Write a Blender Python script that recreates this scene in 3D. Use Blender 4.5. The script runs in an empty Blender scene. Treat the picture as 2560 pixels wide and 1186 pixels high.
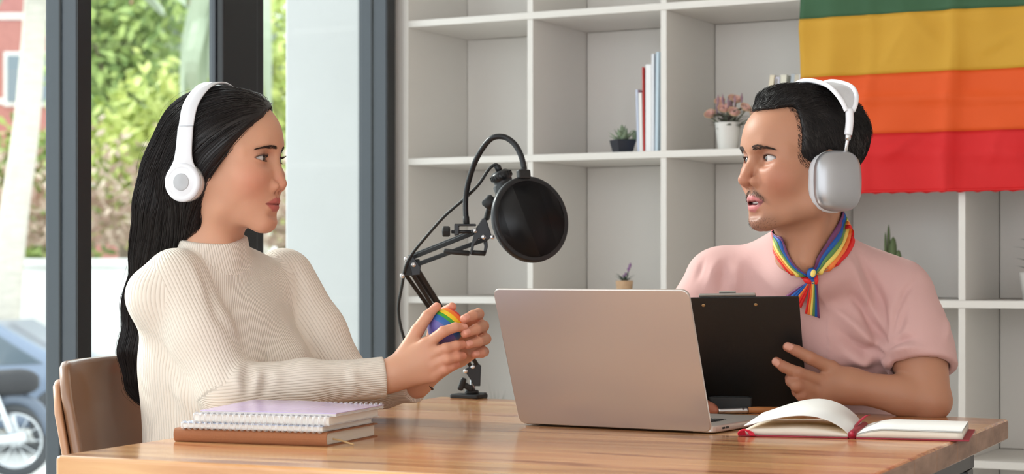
import bpy, bmesh, math, random
import numpy as np
from mathutils import Vector, Matrix
from mathutils.bvhtree import BVHTree

sc = bpy.context.scene
COL = sc.collection
random.seed(7); RNG = np.random.default_rng(7)

# ------------------------------------------------------------ camera, world, light, exposure
F, HY, CZ = 4800.0, 675.0, 1.006          # focal length in px, horizon row, eye height
cam_d = bpy.data.cameras.new('camera')
cam = bpy.data.objects.new('camera', cam_d); COL.objects.link(cam)
cam.location = (0, 0, CZ); cam.rotation_euler = (math.pi/2, 0, 0)
cam_d.sensor_width = 36.0; cam_d.lens = F/2560*36.0
cam_d.shift_y = (HY-593)/2560.0
cam_d.clip_start = 0.05; cam_d.clip_end = 200
cam_d.dof.use_dof = True; cam_d.dof.focus_distance = 3.2; cam_d.dof.aperture_fstop = 6.3
sc.camera = cam

world = bpy.data.worlds.new('world'); sc.world = world; world.use_nodes = True
wb = world.node_tree.nodes['Background']
wb.inputs[0].default_value = (0.93, 0.97, 1.0, 1); wb.inputs[1].default_value = 1.5

sun_d = bpy.data.lights.new('sun', 'SUN'); sun_d.energy = 2.2; sun_d.angle = math.radians(12); sun_d.color = (1.0, 0.97, 0.92)
sun = bpy.data.objects.new('sun', sun_d); COL.objects.link(sun)
sun.rotation_euler = Vector((0.80, -0.50, -0.52)).to_track_quat('-Z', 'Y').to_euler()

sc.view_settings.view_transform = 'Standard'; sc.view_settings.look = 'None'
sc.view_settings.gamma = 1.0; sc.view_settings.use_curve_mapping = False
sc.view_settings.exposure = 0.97

def P(px, py, Y):
    """point of the place seen at that pixel when it stands Y metres in front of the lens"""
    return Vector(((px-1280)/F*Y, Y, CZ-(py-HY)/F*Y))
# ------------------------------------------------------------ materials
def lin(c):
    return tuple(((v/255)/12.92 if v/255 <= 0.04045 else ((v/255+0.055)/1.055)**2.4) for v in c)
MATS = {}
def mat(name, rgb, rough=0.5, metal=0.0, bump=0.0, bscale=60.0, var=0.0, vscale=8.0, spec=0.5, coat=0.0, stretch=(1,1,1), sheen=0.0, sss=0.0, trans=0.0, emit=0.0):
    if name in MATS: return MATS[name]
    m = bpy.data.materials.new(name); m.use_nodes = True; MATS[name] = m
    nt = m.node_tree; b = nt.nodes['Principled BSDF']
    c = lin(rgb); b.inputs['Base Color'].default_value = (*c, 1)
    b.inputs['Roughness'].default_value = rough; b.inputs['Metallic'].default_value = metal
    b.inputs['Specular IOR Level'].default_value = spec; b.inputs['Coat Weight'].default_value = coat
    b.inputs['Coat Roughness'].default_value = 0.15
    if sheen: b.inputs['Sheen Weight'].default_value = sheen
    if sss:
        b.inputs['Subsurface Weight'].default_value = sss
        b.inputs['Subsurface Radius'].default_value = (0.010, 0.004, 0.002); b.inputs['Subsurface Scale'].default_value = 1.0
    if trans: b.inputs['Transmission Weight'].default_value = trans
    tc = nt.nodes.new('ShaderNodeTexCoord'); mp = nt.nodes.new('ShaderNodeMapping')
    mp.inputs['Scale'].default_value = stretch; nt.links.new(tc.outputs['Object'], mp.inputs[0])
    if var > 0:
        n = nt.nodes.new('ShaderNodeTexNoise'); n.inputs['Scale'].default_value = vscale; n.inputs['Detail'].default_value = 4
        nt.links.new(mp.outputs[0], n.inputs['Vector'])
        r = nt.nodes.new('ShaderNodeValToRGB'); nt.links.new(n.outputs['Fac'], r.inputs[0])
        r.color_ramp.elements[0].position = 0.3; r.color_ramp.elements[1].position = 0.7
        r.color_ramp.elements[0].color = (*[v*(1-var) for v in c], 1); r.color_ramp.elements[1].color = (*[min(1, v*(1+var)) for v in c], 1)
        nt.links.new(r.outputs[0], b.inputs['Base Color'])
    if bump > 0:
        n = nt.nodes.new('ShaderNodeTexNoise'); n.inputs['Scale'].default_value = bscale; n.inputs['Detail'].default_value = 3
        nt.links.new(mp.outputs[0], n.inputs['Vector'])
        bp = nt.nodes.new('ShaderNodeBump'); bp.inputs['Strength'].default_value = bump; bp.inputs['Distance'].default_value = 0.002
        nt.links.new(n.outputs['Fac'], bp.inputs['Height']); nt.links.new(bp.outputs[0], b.inputs['Normal'])
    return m

# ------------------------------------------------------------ objects
def link(o, parent=None):
    COL.objects.link(o)
    if parent is not None: o.parent = parent
    return o
def tag(o, label=None, cat=None, group=None, kind=None):
    if label: o['label'] = label
    if cat: o['category'] = cat
    if group: o['group'] = group
    if kind: o['kind'] = kind
    return o
def thing(name, label, cat, loc=(0,0,0), group=None, rotz=0.0):
    o = bpy.data.objects.new(name, None); o.empty_display_size = 0.05
    o.location = loc; o.rotation_euler = (0, 0, rotz); link(o)
    return tag(o, label, cat, group)
def child(o, parent, world_space=True):
    """parent o (whose mesh is given in world coordinates) to a thing"""
    o.parent = parent
    if world_space:
        o.matrix_parent_inverse = Matrix.LocRotScale(parent.location, parent.rotation_euler, None).inverted()
    return o
def mesh_obj(name, V, Fs, m, parent=None, smooth=True, world_space=True):
    me = bpy.data.meshes.new(name)
    me.from_pydata([tuple(v) for v in V], [], [tuple(int(i) for i in f) for f in Fs])
    if smooth: me.polygons.foreach_set('use_smooth', [True]*len(me.polygons))
    me.materials.append(m); me.update()
    o = bpy.data.objects.new(name, me); COL.objects.link(o)
    if parent is not None: child(o, parent, world_space)
    return o
def np_mesh(name, V, Q, m, parent=None, attrs=None):
    """fast build from numpy arrays; Q is (n,4) or (n,3)"""
    me = bpy.data.meshes.new(name)
    V = np.asarray(V, np.float32); Q = np.asarray(Q, np.int32); k = Q.shape[1]
    me.vertices.add(len(V)); me.vertices.foreach_set('co', V.ravel())
    me.loops.add(Q.size); me.loops.foreach_set('vertex_index', Q.ravel())
    me.polygons.add(len(Q)); me.polygons.foreach_set('loop_start', np.arange(0, Q.size, k, dtype=np.int32))
    me.polygons.foreach_set('use_smooth', np.ones(len(Q), bool))
    me.update(calc_edges=True)
    for an, (typ, arr) in (attrs or {}).items():
        if typ == 'CORNER':
            a = me.attributes.new(an, 'FLOAT', 'CORNER'); a.data.foreach_set('value', np.asarray(arr, np.float32).ravel()); continue
        a = me.attributes.new(an, typ, 'POINT')
        if typ == 'FLOAT': a.data.foreach_set('value', np.asarray(arr, np.float32).ravel())
        elif typ == 'FLOAT_COLOR': a.data.foreach_set('color', np.asarray(arr, np.float32).ravel())
        elif typ == 'FLOAT_VECTOR': a.data.foreach_set('vector', np.asarray(arr, np.float32).ravel())
    me.materials.append(m)
    o = bpy.data.objects.new(name, me); COL.objects.link(o)
    if parent is not None: child(o, parent)
    return o
def bm_obj(name, bm, m, parent=None, smooth=False, world_space=True):
    me = bpy.data.meshes.new(name); bmesh.ops.recalc_face_normals(bm, faces=bm.faces)
    bm.to_mesh(me); bm.free()
    if smooth: me.polygons.foreach_set('use_smooth', [True]*len(me.polygons))
    for mm in (m if isinstance(m, (list, tuple)) else [m]): me.materials.append(mm)
    o = bpy.data.objects.new(name, me); COL.objects.link(o)
    if parent is not None: child(o, parent, world_space)
    return o
def basis(x, y=None, z=None):
    return Matrix((x, y, z)).transposed()
def bm_box(bm, size, M=None, bevel=0.0, seg=2):
    """box of full size; M a 4x4 placing its centre"""
    r = bmesh.ops.create_cube(bm, size=1.0)
    vs = r['verts']
    for v in vs: v.co = Vector((v.co.x*size[0], v.co.y*size[1], v.co.z*size[2]))
    if bevel > 0:
        es = list({e for v in vs for e in v.link_edges})
        r2 = bmesh.ops.bevel(bm, geom=es, offset=bevel, segments=seg, affect='EDGES', profile=0.5)
        vs = list({v for f in r2['faces'] for v in f.verts} | {v for v in vs if v.is_valid})
        # gather every vertex of this island
        seen = set(vs); stack = list(vs)
        while stack:
            v = stack.pop()
            for e in v.link_edges:
                o = e.other_vert(v)
                if o not in seen: seen.add(o); stack.append(o)
        vs = list(seen)
    if M is not None:
        for v in vs: v.co = M @ v.co
    return vs
def TR(loc, rot=None):
    R = rot if rot is not None else Matrix.Identity(3)
    return Matrix.Translation(Vector(loc)) @ R.to_4x4()
def RZ(a): return Matrix.Rotation(a, 3, 'Z')
def box_obj(name, size, loc, rot, m, parent=None, bevel=0.002, seg=2, smooth=False):
    bm = bmesh.new(); bm_box(bm, size, TR(loc, rot), bevel, seg)
    return bm_obj(name, bm, m, parent, smooth)
def frame_of(d, up=Vector((0,0,1))):
    d = Vector(d).normalized()
    if abs(d.dot(up)) > 0.97: up = Vector((1,0,0))
    a = d.cross(up).normalized(); b = a.cross(d).normalized()
    return a, b, d
def tube_arrays(pts, rad, n=8, closed=False, cap=True):
    pts = [Vector(p) for p in pts]; N = len(pts)
    rad = rad if hasattr(rad, '__len__') else [rad]*N
    V, Q = [], []
    a = None
    for i, p in enumerate(pts):
        t = (pts[(i+1) % N]-pts[i-1]) if closed else (pts[min(i+1, N-1)]-pts[max(i-1, 0)])
        t.normalize()
        if a is None: a = frame_of(t)[0]
        a = (a-t*a.dot(t)).normalized(); b = t.cross(a)
        for k in range(n):
            w = 2*math.pi*k/n; V.append(p+(a*math.cos(w)+b*math.sin(w))*rad[i])
    for i in range(N if closed else N-1):
        for k in range(n):
            j = (i+1) % N
            Q.append((i*n+k, i*n+(k+1) % n, j*n+(k+1) % n, j*n+k))
    if cap and not closed:
        Q.append(tuple(range(n-1, -1, -1))); Q.append(tuple(range((N-1)*n, N*n)))
    return V, Q
def tube(name, pts, rad, m, parent=None, n=8, closed=False, smooth=True):
    V, Q = tube_arrays(pts, rad, n, closed); return mesh_obj(name, V, Q, m, parent, smooth)
def rod(name, a, b, r, m, parent=None, n=12, bevel=None):
    a, b = Vector(a), Vector(b); L = (b-a).length; d = (b-a)/L
    bv = min(r*0.3, L*0.2) if bevel is None else bevel
    if bv <= 0: return tube(name, [a, b], r, m, parent, n, smooth=False)
    return tube(name, [a, a+d*bv, b-d*bv, b], [r-bv, r, r, r-bv], m, parent, n)
def lathe_arrays(prof, n=32):
    V, Q = [], []
    for (r, z) in prof:
        for k in range(n):
            w = 2*math.pi*k/n; V.append((r*math.cos(w), r*math.sin(w), z))
    for i in range(len(prof)-1):
        for k in range(n):
            Q.append((i*n+k, i*n+(k+1) % n, (i+1)*n+(k+1) % n, (i+1)*n+k))
    Q.append(tuple(range(n-1, -1, -1))); Q.append(tuple(range((len(prof)-1)*n, len(prof)*n)))
    return V, Q
def lathe(name, prof, M, m, parent=None, n=32, smooth=True):
    V, Q = lathe_arrays(prof, n); return mesh_obj(name, [M @ Vector(v) for v in V], Q, m, parent, smooth)
def axis_mat(loc, d, up=Vector((0,0,1))):
    a, b, d = frame_of(d, up); return TR(loc, Matrix((a, b, d)).transposed())
def spline(pts, n=8):
    """Catmull-Rom through the points"""
    pts = [Vector(p) for p in pts]; out = []
    for i in range(len(pts)-1):
        p0, p1, p2, p3 = pts[max(i-1, 0)], pts[i], pts[i+1], pts[min(i+2, len(pts)-1)]
        for k in range(n):
            t = k/n
            out.append(0.5*((2*p1)+(p2-p0)*t+(2*p0-5*p1+4*p2-p3)*t*t+(3*p1-p0-3*p2+p3)*t**3))
    out.append(pts[-1]); return out
def prism_obj(name, poly, z0, z1, m, parent=None, bevel=0.0, seg=2, M=None, smooth=False):
    """polygon (list of xy) raised from z0 to z1, placed by M"""
    bm = bmesh.new(); vs = [bm.verts.new((x, y, z0)) for x, y in poly]
    f = bm.faces.new(vs); r = bmesh.ops.extrude_face_region(bm, geom=[f])
    for v in r['geom']:
        if isinstance(v, bmesh.types.BMVert): v.co.z = z1
    bmesh.ops.recalc_face_normals(bm, faces=bm.faces)
    if bevel > 0: bmesh.ops.bevel(bm, geom=[e for e in bm.edges if e.calc_face_angle(0) > 0.6], offset=bevel, segments=seg, affect='EDGES', profile=0.5)
    if M is not None: bmesh.ops.transform(bm, matrix=M, verts=bm.verts)
    return bm_obj(name, bm, m, parent, smooth)
def round_rect(w, h, r, n=6):
    out = []
    for cx, cy, a0 in ((w/2-r, h/2-r, 0), (-w/2+r, h/2-r, 90), (-w/2+r, -h/2+r, 180), (w/2-r, -h/2+r, 270)):
        for k in range(n+1):
            a = math.radians(a0+90*k/n); out.append((cx+r*math.cos(a), cy+r*math.sin(a)))
    return out
def dup(o, M, parent):
    c = o.copy(); COL.objects.link(c); c.matrix_world = M
    c.parent = parent
    return c
# ------------------------------------------------------------ the room
TH = math.radians(27.9)
S = Vector((math.cos(TH), -math.sin(TH), 0))      # along the shelves, to the right and nearer
N = Vector((math.sin(TH), math.cos(TH), 0))       # into the shelves
RS = RZ(-TH)
UZ = Vector((0, 0, 1))
M_white = mat('white_board', (230, 226, 221), 0.45, bump=0.02, bscale=40)
M_wall = mat('white_wall_paint', (234, 228, 222), 0.8, bump=0.05, bscale=120)
M_floor = mat('pale_floor', (190, 184, 176), 0.45, var=0.08, vscale=3)
M_frame = mat('charcoal_frame', (62, 68, 76), 0.38, bump=0.03, bscale=90)
M_gasket = mat('black_gasket', (14, 14, 16), 0.5)
M_steel = mat('black_steel', (24, 24, 27), 0.4)

fl = box_obj('floor', (9.0, 9.0, 0.10), Vector((1.5, 2.0, -0.05)), RS, M_floor, bevel=0); tag(fl, 'pale smooth floor under the table', None, kind='structure')

PX = 0.3725; PZ = 0.3665; BT = 0.0175; SD = 0.33
D0 = P(1324, 395, 4.934); D0.z = 0
ZB = [1.2930+PZ*k for k in (-3, -2, -1, 0, 1, 2)]     # board levels
COLS = list(range(-1, 5))
shelf = thing('shelf_unit', 'white cube shelf unit with open square cells along the back wall', 'shelf', tuple(D0+N*SD/2))
xl, xr = COLS[0]*PX, COLS[-1]*PX
for z in ZB:
    box_obj('shelf_board', (xr-xl-BT, SD, BT), D0+S*(xl+xr)/2+N*SD/2+UZ*z, RS, M_white, shelf, 0.0012)
for c in COLS:
    x = c*PX
    if c in (COLS[0], COLS[-1]):
        box_obj('end_panel', (BT, SD, ZB[-1]+BT/2), D0+S*x+N*SD/2+UZ*(ZB[-1]+BT/2)/2, RS, M_white, shelf, 0.0012)
    else:
        for i in range(len(ZB)-1):
            z0, z1 = ZB[i]+BT/2, ZB[i+1]-BT/2
            box_obj('divider', (BT*0.92, SD-0.002, z1-z0), D0+S*x+N*(SD/2+0.002)+UZ*(z0+z1)/2, RS, M_white, shelf, 0.001)
for a, b in zip(COLS[:-1], COLS[1:]):
    for i in range(len(ZB)-1):
        z0, z1 = ZB[i]+BT/2, ZB[i+1]-BT/2
        box_obj('back_panel', (PX-BT-0.003, 0.006, z1-z0-0.003), D0+S*(a+b)/2*PX+N*(SD-0.006)+UZ*(z0+z1)/2, RS, M_white, shelf, 0.0008)
wbk = box_obj('wall_back', (7.0, 0.12, 2.95), D0+S*2.9+N*(SD+0.075)+UZ*1.475, RS, M_wall, bevel=0); tag(wbk, kind='structure')
tr = box_obj('trim_1', (0.030, 0.12, 2.95), D0+S*(xl-0.009-0.016)+N*0.07+UZ*1.475, RS, M_wall, bevel=0.001); tag(tr, kind='structure')

# glazed wall on the left, running from the shelf corner towards the camera
W0 = P(988, HY, 5.105); W0.z = 0
def t_of(px, off=0.0):
    k = (px-1280)/F; o = W0-S*off
    return (o.x-k*o.y)/(N.x-k*N.y)
M_glass = bpy.data.materials.new('window_glass'); M_glass.use_nodes = True; MATS['window_glass'] = M_glass
nt = M_glass.node_tree; nt.nodes.clear()
go = nt.nodes.new('ShaderNodeOutputMaterial'); gm = nt.nodes.new('ShaderNodeMixShader'); gt = nt.nodes.new('ShaderNodeBsdfTransparent'); gg = nt.nodes.new('ShaderNodeBsdfGlossy'); gf = nt.nodes.new('ShaderNodeValue')
gf.outputs[0].default_value = 0.035; gg.inputs['Roughness'].default_value = 0.02; gt.inputs[0].default_value = (0.93, 0.96, 0.95, 1)
nt.links.new(gf.outputs[0], gm.inputs[0]); nt.links.new(gt.outputs[0], gm.inputs[1]); nt.links.new(gg.outputs[0], gm.inputs[2]); nt.links.new(gm.outputs[0], go.inputs[0])
WH = 2.62
def wbox(name, t0, t1, o0, o1, z0, z1, m, parent, bevel=0.002):
    """box of the glazed wall: t along the wall towards the camera, o outwards"""
    return box_obj(name, (o1-o0, t1-t0, z1-z0), W0-N*(t0+t1)/2-S*(o0+o1)/2+UZ*(z0+z1)/2, RS, m, parent, bevel)
def post(parent, pa, pb, dep, step):
    """frame post whose room face spans pixels pa..pb, with a stepped jamb"""
    t1, t0 = t_of(pa), t_of(pb)
    wbox('post', t0, t1, 0.0, dep, 0.0, WH, M_frame, parent)
    wbox('gasket', t1-0.004, t1+0.0035, dep*0.47, dep*0.53, 0.03, WH-0.05, M_gasket, parent, 0)
    wbox('cover_strip', t0+0.001, t1-0.001, -0.004, 0.0, 0.0, WH, M_steel, parent, 0.001)
    return t0, t1
spans = []
win1 = tag(thing('window_1', None, None, tuple(W0)), kind='structure')
a0, a1 = post(win1, 965, 986, 0.085, 0.01)
# double post in the middle
t1, t0 = t_of(538), t_of(655)
wbox('post', t0, t0+(t1-t0)*0.22, -0.005, 0.06, 0.0, WH, M_steel, win1)
wbox('post', t0+(t1-t0)*0.24, t1, 0.0, 0.018, 0.0, WH, M_frame, win1)
wbox('cover_strip', t0+(t1-t0)*0.24, t1-0.004, -0.02, 0.0, 0.0, WH, M_steel, win1, 0.004)
b0, b1 = t0, t1
c0, c1 = post(win1, 190, 226, 0.082, 0.01)
wbox('top_rail', -0.0, c1, 0.0, 0.08, WH, WH+0.08, M_frame, win1)
wbox('bottom_rail', -0.0, c1, 0.0, 0.08, -0.02, 0.06, M_frame, win1)
wbox('pane', a1+0.002, b0-0.002, 0.036, 0.042, 0.06, WH, M_glass, win1, 0)
wbox('pane', b1+0.002, c0-0.002, 0.008, 0.014, 0.06, WH, M_glass, win1, 0)
win2 = tag(thing('window_2', None, None, tuple(W0-N*c1)), kind='structure')
for q in range(2):
    tt = c1+1.15*(q+1)
    wbox('post', tt, tt+0.05, 0.0, 0.082, 0.0, WH, M_frame, win2)
    wbox('pane', (c1 if q == 0 else tt-1.10)+0.002, tt-0.002, 0.036, 0.042, 0.06, WH, M_glass, win2, 0)
wbox('top_rail', c1, c1+2.40, 0.0, 0.08, WH, WH+0.08, M_frame, win2)
wbox('bottom_rail', c1, c1+2.40, 0.0, 0.08, -0.02, 0.06, M_frame, win2)
wl = wbox('wall_left', -0.5, 4.2, 0.0, 0.12, WH+0.08, 2.95, M_wall, None, 0); tag(wl, kind='structure')
ce = box_obj('ceiling', (5.6, 8.4, 0.10), D0+S*(xl+2.78)-N*3.85+UZ*3.0, RS, M_wall, bevel=0); tag(ce, kind='structure')
wr = box_obj('wall_right', (0.12, 8.4, 2.95), D0+S*(xl+5.55)-N*3.85+UZ*1.475, RS, M_wall, bevel=0); tag(wr, kind='structure')

# ------------------------------------------------------------ outside
M_stucco = mat('white_stucco', (206, 207, 208), 0.85, bump=0.15, bscale=30, var=0.03, vscale=4)
tp_ = t_of(899, 0.095); o1_ = 0.095
while True:
    q_ = W0-N*tp_-S*o1_
    if 1280+F*q_.x/q_.y < 715: break
    o1_ += 0.004
wbox('stucco_pillar', tp_-0.24, tp_, 0.095, o1_, -0.7, 3.4, M_stucco, None, 0.006)
tag(bpy.data.objects['stucco_pillar'], 'plain white stucco pillar standing outside the window', 'pillar')
GZ = -0.62
M_ground = mat('pale_concrete_ground', (196, 196, 194), 0.9, var=0.1, vscale=1.2)
g = box_obj('ground', (60, 60, 0.1), Vector((-20, 24, GZ-0.05)), RS, M_ground, bevel=0); tag(g, 'pale concrete yard outside the window', None, kind='structure')
M_gwall = mat('pale_garden_wall', (226, 226, 222), 0.9, var=0.10, vscale=1.5, stretch=(3, 3, 0.5), bump=0.2, bscale=12)
gw = thing('garden_wall', 'pale concrete garden wall running behind the parked vehicles', 'wall', (-5, 20.2, GZ))
for k in range(7):
    box_obj('wall_panel', (1.96, 0.14, 1.66), Vector((-11.0+2.0*k, 20.2, GZ+0.83)), None, M_gwall, gw, 0.012)
box_obj('coping', (14.2, 0.24, 0.09), Vector((-5, 20.2, GZ+1.70)), None, M_gwall, gw, 0.02)

def leaf_mesh(name, centers, size, mats, parent, rng, flat=0.4):
    """one crown of separate pointed leaves"""
    n = len(centers); V = np.zeros((n, 5, 3), np.float32)
    d = rng.normal(size=(n, 3)); d /= np.linalg.norm(d, axis=1)[:, None]
    u = rng.normal(size=(n, 3)); u -= (u*d).sum(1)[:, None]*d; u /= np.linalg.norm(u, axis=1)[:, None]
    w = np.cross(d, u); s = size*rng.uniform(0.6, 1.3, n)[:, None]
    c = np.asarray(centers)
    V[:, 0] = c-d*s*0.5; V[:, 1] = c+u*s*0.22+w*s*0.05; V[:, 2] = c+d*s*0.55; V[:, 3] = c-u*s*0.22+w*s*0.05; V[:, 4] = c
    base = (np.arange(n)*5)[:, None]
    T = np.concatenate([base+np.array([[0, 4, 1]]), base+np.array([[1, 4, 2]]), base+np.array([[2, 4, 3]]), base+np.array([[3, 4, 0]])], 0)
    return np_mesh(name, V.reshape(-1, 3), T, mats, parent)
def leaf_mat(name, c1, c2):
    m = mat(name, c1, 0.6)
    nt = m.node_tree; b = nt.nodes['Principled BSDF']
    g = nt.nodes.new('ShaderNodeNewGeometry'); r = nt.nodes.new('ShaderNodeValToRGB')
    r.color_ramp.elements[0].color = (*lin(c1), 1); r.color_ramp.elements[1].color = (*lin(c2), 1)
    nt.links.new(g.outputs['Random Per Island'], r.inputs[0]); nt.links.new(r.outputs[0], b.inputs['Base Color'])
    b.inputs['Subsurface Weight'].default_value = 0.0
    return m
def tree(name, label, x, y, h, rx, rz, n, size, m, seed, trunk_rgb=(120, 105, 90)):
    rng = np.random.default_rng(seed)
    t = thing(name, label, 'tree', (x, y, GZ), group='trees beyond the garden wall')
    top = GZ+h
    tube('trunk', [(x, y, GZ), (x+0.06, y, GZ+h*0.3), (x-0.05, y+0.05, GZ+h*0.55), (x, y, GZ+h*0.8)], [0.10, 0.085, 0.06, 0.03], mat('bark_%d' % seed, trunk_rgb, 0.9, var=0.2), t, 8)
    k = 26; cc = rng.normal(size=(k, 3)); cc /= np.linalg.norm(cc, axis=1)[:, None]; cc *= rng.uniform(0.35, 1.0, (k, 1))
    cc = cc*np.array([rx, rx*0.8, rz])+np.array([x, y, GZ+h-rz])
    for q in range(0, k, 4):
        tube('branch', [(x, y, GZ+h*0.5), tuple((cc[q]+np.array([x, y, GZ+h*0.6]))/2), tuple(cc[q])], [0.04, 0.025, 0.01], MATS['bark_%d' % seed], t, 6)
    idx = rng.integers(0, k, n); pts = cc[idx]+rng.normal(size=(n, 3))*np.array([rx, rx, rz*0.8])*0.23
    o = leaf_mesh('foliage', pts, size, m, t, rng); o['kind'] = 'stuff'
    return t
ML1 = leaf_mat('leaf_yellow_green', (160, 178, 92), (214, 220, 136))
ML2 = leaf_mat('leaf_mid_green', (112, 140, 80), (184, 202, 120))
ML3 = leaf_mat('leaf_grey_green', (120, 140, 110), (190, 200, 176))
ML4 = leaf_mat('leaf_dry_brown', (160, 130, 112), (214, 196, 176))
def gx(px, Y): return (px-1280)/F*Y
tree('leafy_tree', 'bright yellow-green leafy tree seen between the two window posts', gx(400, 22.8), 22.8, 4.1, 0.95, 1.25, 4200, 0.20, ML1, 1)
tree('leafy_tree', 'mid green leafy tree in the upper part of the middle window pane', gx(300, 26), 26, 5.8, 1.1, 1.3, 3600, 0.20, ML2, 2)
tree('leafy_tree', 'pale grey-green tree behind the double window post', gx(520, 30), 30, 6.6, 1.3, 1.5, 3200, 0.24, ML3, 3)
tree('leafy_tree', 'dark green leafy tree at the far left behind the pale trunk', gx(40, 23), 23, 3.4, 0.8, 1.3, 3200, 0.18, ML2, 4)
tree('leafy_tree', 'green tree seen in the narrow gap beside the white pillar', gx(700, 26), 26, 5.2, 0.6, 1.8, 2600, 0.20, ML1, 5)
rng = np.random.default_rng(9)
vine = thing('dry_vine', 'dry brownish creeper hanging along the top of the garden wall', 'plant', (-5, 20.6, GZ))
pts = np.stack([rng.uniform(-9, -1.5, 6000), 20.7+rng.normal(size=6000)*0.25, GZ+1.9+np.abs(rng.normal(size=6000))*0.42], 1)
o = leaf_mesh('foliage', pts, 0.13, ML4, vine, rng); o['kind'] = 'stuff'
for k in range(14):
    x = -8.5+0.5*k; tube('stem', [(x, 20.6, GZ), (x+0.1, 20.62, GZ+1.0), (x-0.1, 20.7, GZ+1.9+0.2*(k % 3))], [0.02, 0.015, 0.006], mat('dry_stem', (150, 130, 112), 0.9), vine, 5)
M_ptrunk = mat('pale_trunk', (205, 198, 186), 0.85, var=0.12, vscale=6, stretch=(1, 1, 6))
pt = thing('palm_tree', 'slim pale palm trunk leaning to the right at the far left', 'tree', tuple(P(22, 600, 19.0).xy)+(GZ,), group='palms in the yard')
a, b = P(26, 620, 19.0), P(92, -40, 19.3)
base = a+(a-b)*0.55; base.z = GZ
tube('trunk', spline([base, a, (a+b)/2+Vector((0.04, 0, 0)), b], 8), [0.16-0.002*i for i in range(25)], M_ptrunk, pt, 10)
for k in range(9):
    ang = k*0.7; p0 = b; p1 = b+Vector((math.cos(ang)*0.7, math.sin(ang)*0.5, 0.45)); p2 = b+Vector((math.cos(ang)*1.5, math.sin(ang)*1.1, -0.15))
    q = spline([p0, p1, p2], 5); V, Q = [], []
    for i, p in enumerate(q):
        w = 0.14*math.sin(math.pi*(i+0.5)/(len(q)))+0.01; sd = Vector((-math.sin(ang), math.cos(ang), 0))
        V += [p+sd*w-Vector((0, 0, 0.08)), p, p-sd*w-Vector((0, 0, 0.08))]
    for i in range(len(q)-1):
        Q += [(3*i, 3*i+1, 3*i+4, 3*i+3), (3*i+1, 3*i+2, 3*i+5, 3*i+4)]
    mesh_obj('frond', V, Q, ML3, pt, False)
# hanging pale fronds of a second palm by the double post
pf = thing('palm_tree', 'pale drooping palm fronds beside the double window post', 'tree', (gx(560, 22), 22, GZ), group='palms in the yard')
ctr = P(600, -60, 22)
tube('trunk', [Vector((ctr.x+0.3, 22, GZ)), Vector((ctr.x+0.2, 22, 2.0)), ctr], [0.12, 0.11, 0.09], M_ptrunk, pf, 10)
for k in range(12):
    r = random.Random(k); dx = r.uniform(-0.75, 0.35)
    p = [ctr, ctr+Vector((dx*0.55, r.uniform(-.3, .3), 0.25)), ctr+Vector((dx, r.uniform(-.3, .3), -0.5-r.random()*0.5)), ctr+Vector((dx*1.1, 0, -1.3-r.random()*0.3))]
    V, Q = [], []
    q = spline(p, 5)
    for i, c in enumerate(q):
        w = 0.09*math.sin(math.pi*(i+0.6)/(len(q)+0.2))+0.008
        V += [c+Vector((w, 0.03, -0.03)), c, c+Vector((-w, 0.03, -0.03))]
    for i in range(len(q)-1):
        Q += [(3*i, 3*i+1, 3*i+4, 3*i+3), (3*i+1, 3*i+2, 3*i+5, 3*i+4)]
    mesh_obj('frond', V, Q, ML3, pf, False)
# house far behind
M_hred = mat('faded_red_wall', (178, 120, 112), 0.9, var=0.08); M_hroof = mat('house_roof', (160, 120, 104), 0.9, var=0.1); M_hpane = mat('house_window', (120, 132, 140), 0.2); M_hwhite = mat('house_trim', (226, 222, 216), 0.8)
hs = thing('house', 'faded red house with white bands far behind the trees', 'building', (-9.0, 37, GZ))
box_obj('wall', (6.4, 4.0, 7.2), Vector((-9.0, 37, GZ+3.6)), None, M_hred, hs, 0.03)
for k in range(4):
    box_obj('band', (6.5, 4.1, 0.12), Vector((-9.0, 37, GZ+1.6+1.55*k)), None, M_hwhite, hs, 0.02)
for k in range(3):
    for j in range(2):
        wn = box_obj('window', (0.9, 0.12, 1.0), Vector((-10.5+1.7*k, 34.97, GZ+3.0+2.1*j)), None, M_hwhite, hs, 0.02)
        box_obj('pane', (0.74, 0.06, 0.84), Vector((-10.5+1.7*k, 34.89, GZ+3.0+2.1*j)), None, M_hpane, wn, 0.01)
box_obj('roof', (6.9, 4.6, 0.25), Vector((-9.0, 37, GZ+7.3)), None, M_hroof, hs, 0.05)

# motorcycle
M_rub = mat('tyre_rubber', (70, 72, 76), 0.8); M_chrome = mat('chrome', (225, 228, 232), 0.22, 0.9); M_bikeb = mat('bike_body', (96, 106, 122), 0.35); M_seat = mat('bike_seat', (50, 50, 54), 0.7)
bx, by, bz = gx(38, 15), 15.0, GZ+0.29
mc = thing('motorcycle', 'grey motorcycle with spoked wheels parked outside the left window', 'motorcycle', (bx-0.6, by, GZ))
def ring(c, R, r, n=28):
    return [Vector((c[0]+R*math.cos(2*math.pi*k/n), c[1], c[2]+R*math.sin(2*math.pi*k/n))) for k in range(n)]
for wx in (bx, bx-1.24):
    c = (wx, by, bz)
    w = tube('wheel', ring(c, 0.255, 0.035), 0.037, M_rub, mc, 8, True)
    tube('rim', ring(c, 0.212, 0.012), 0.014, M_chrome, w, 6, True)
    rod('hub', (wx, by-0.06, bz), (wx, by+0.06, bz), 0.05, M_chrome, w)
    for k in range(12):
        aa = 2*math.pi*k/12; rod('spoke', (wx, by+0.02*(-1)**k, bz), (wx+0.21*math.cos(aa), by, bz+0.21*math.sin(aa)), 0.004, M_chrome, w, 5, 0)
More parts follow.
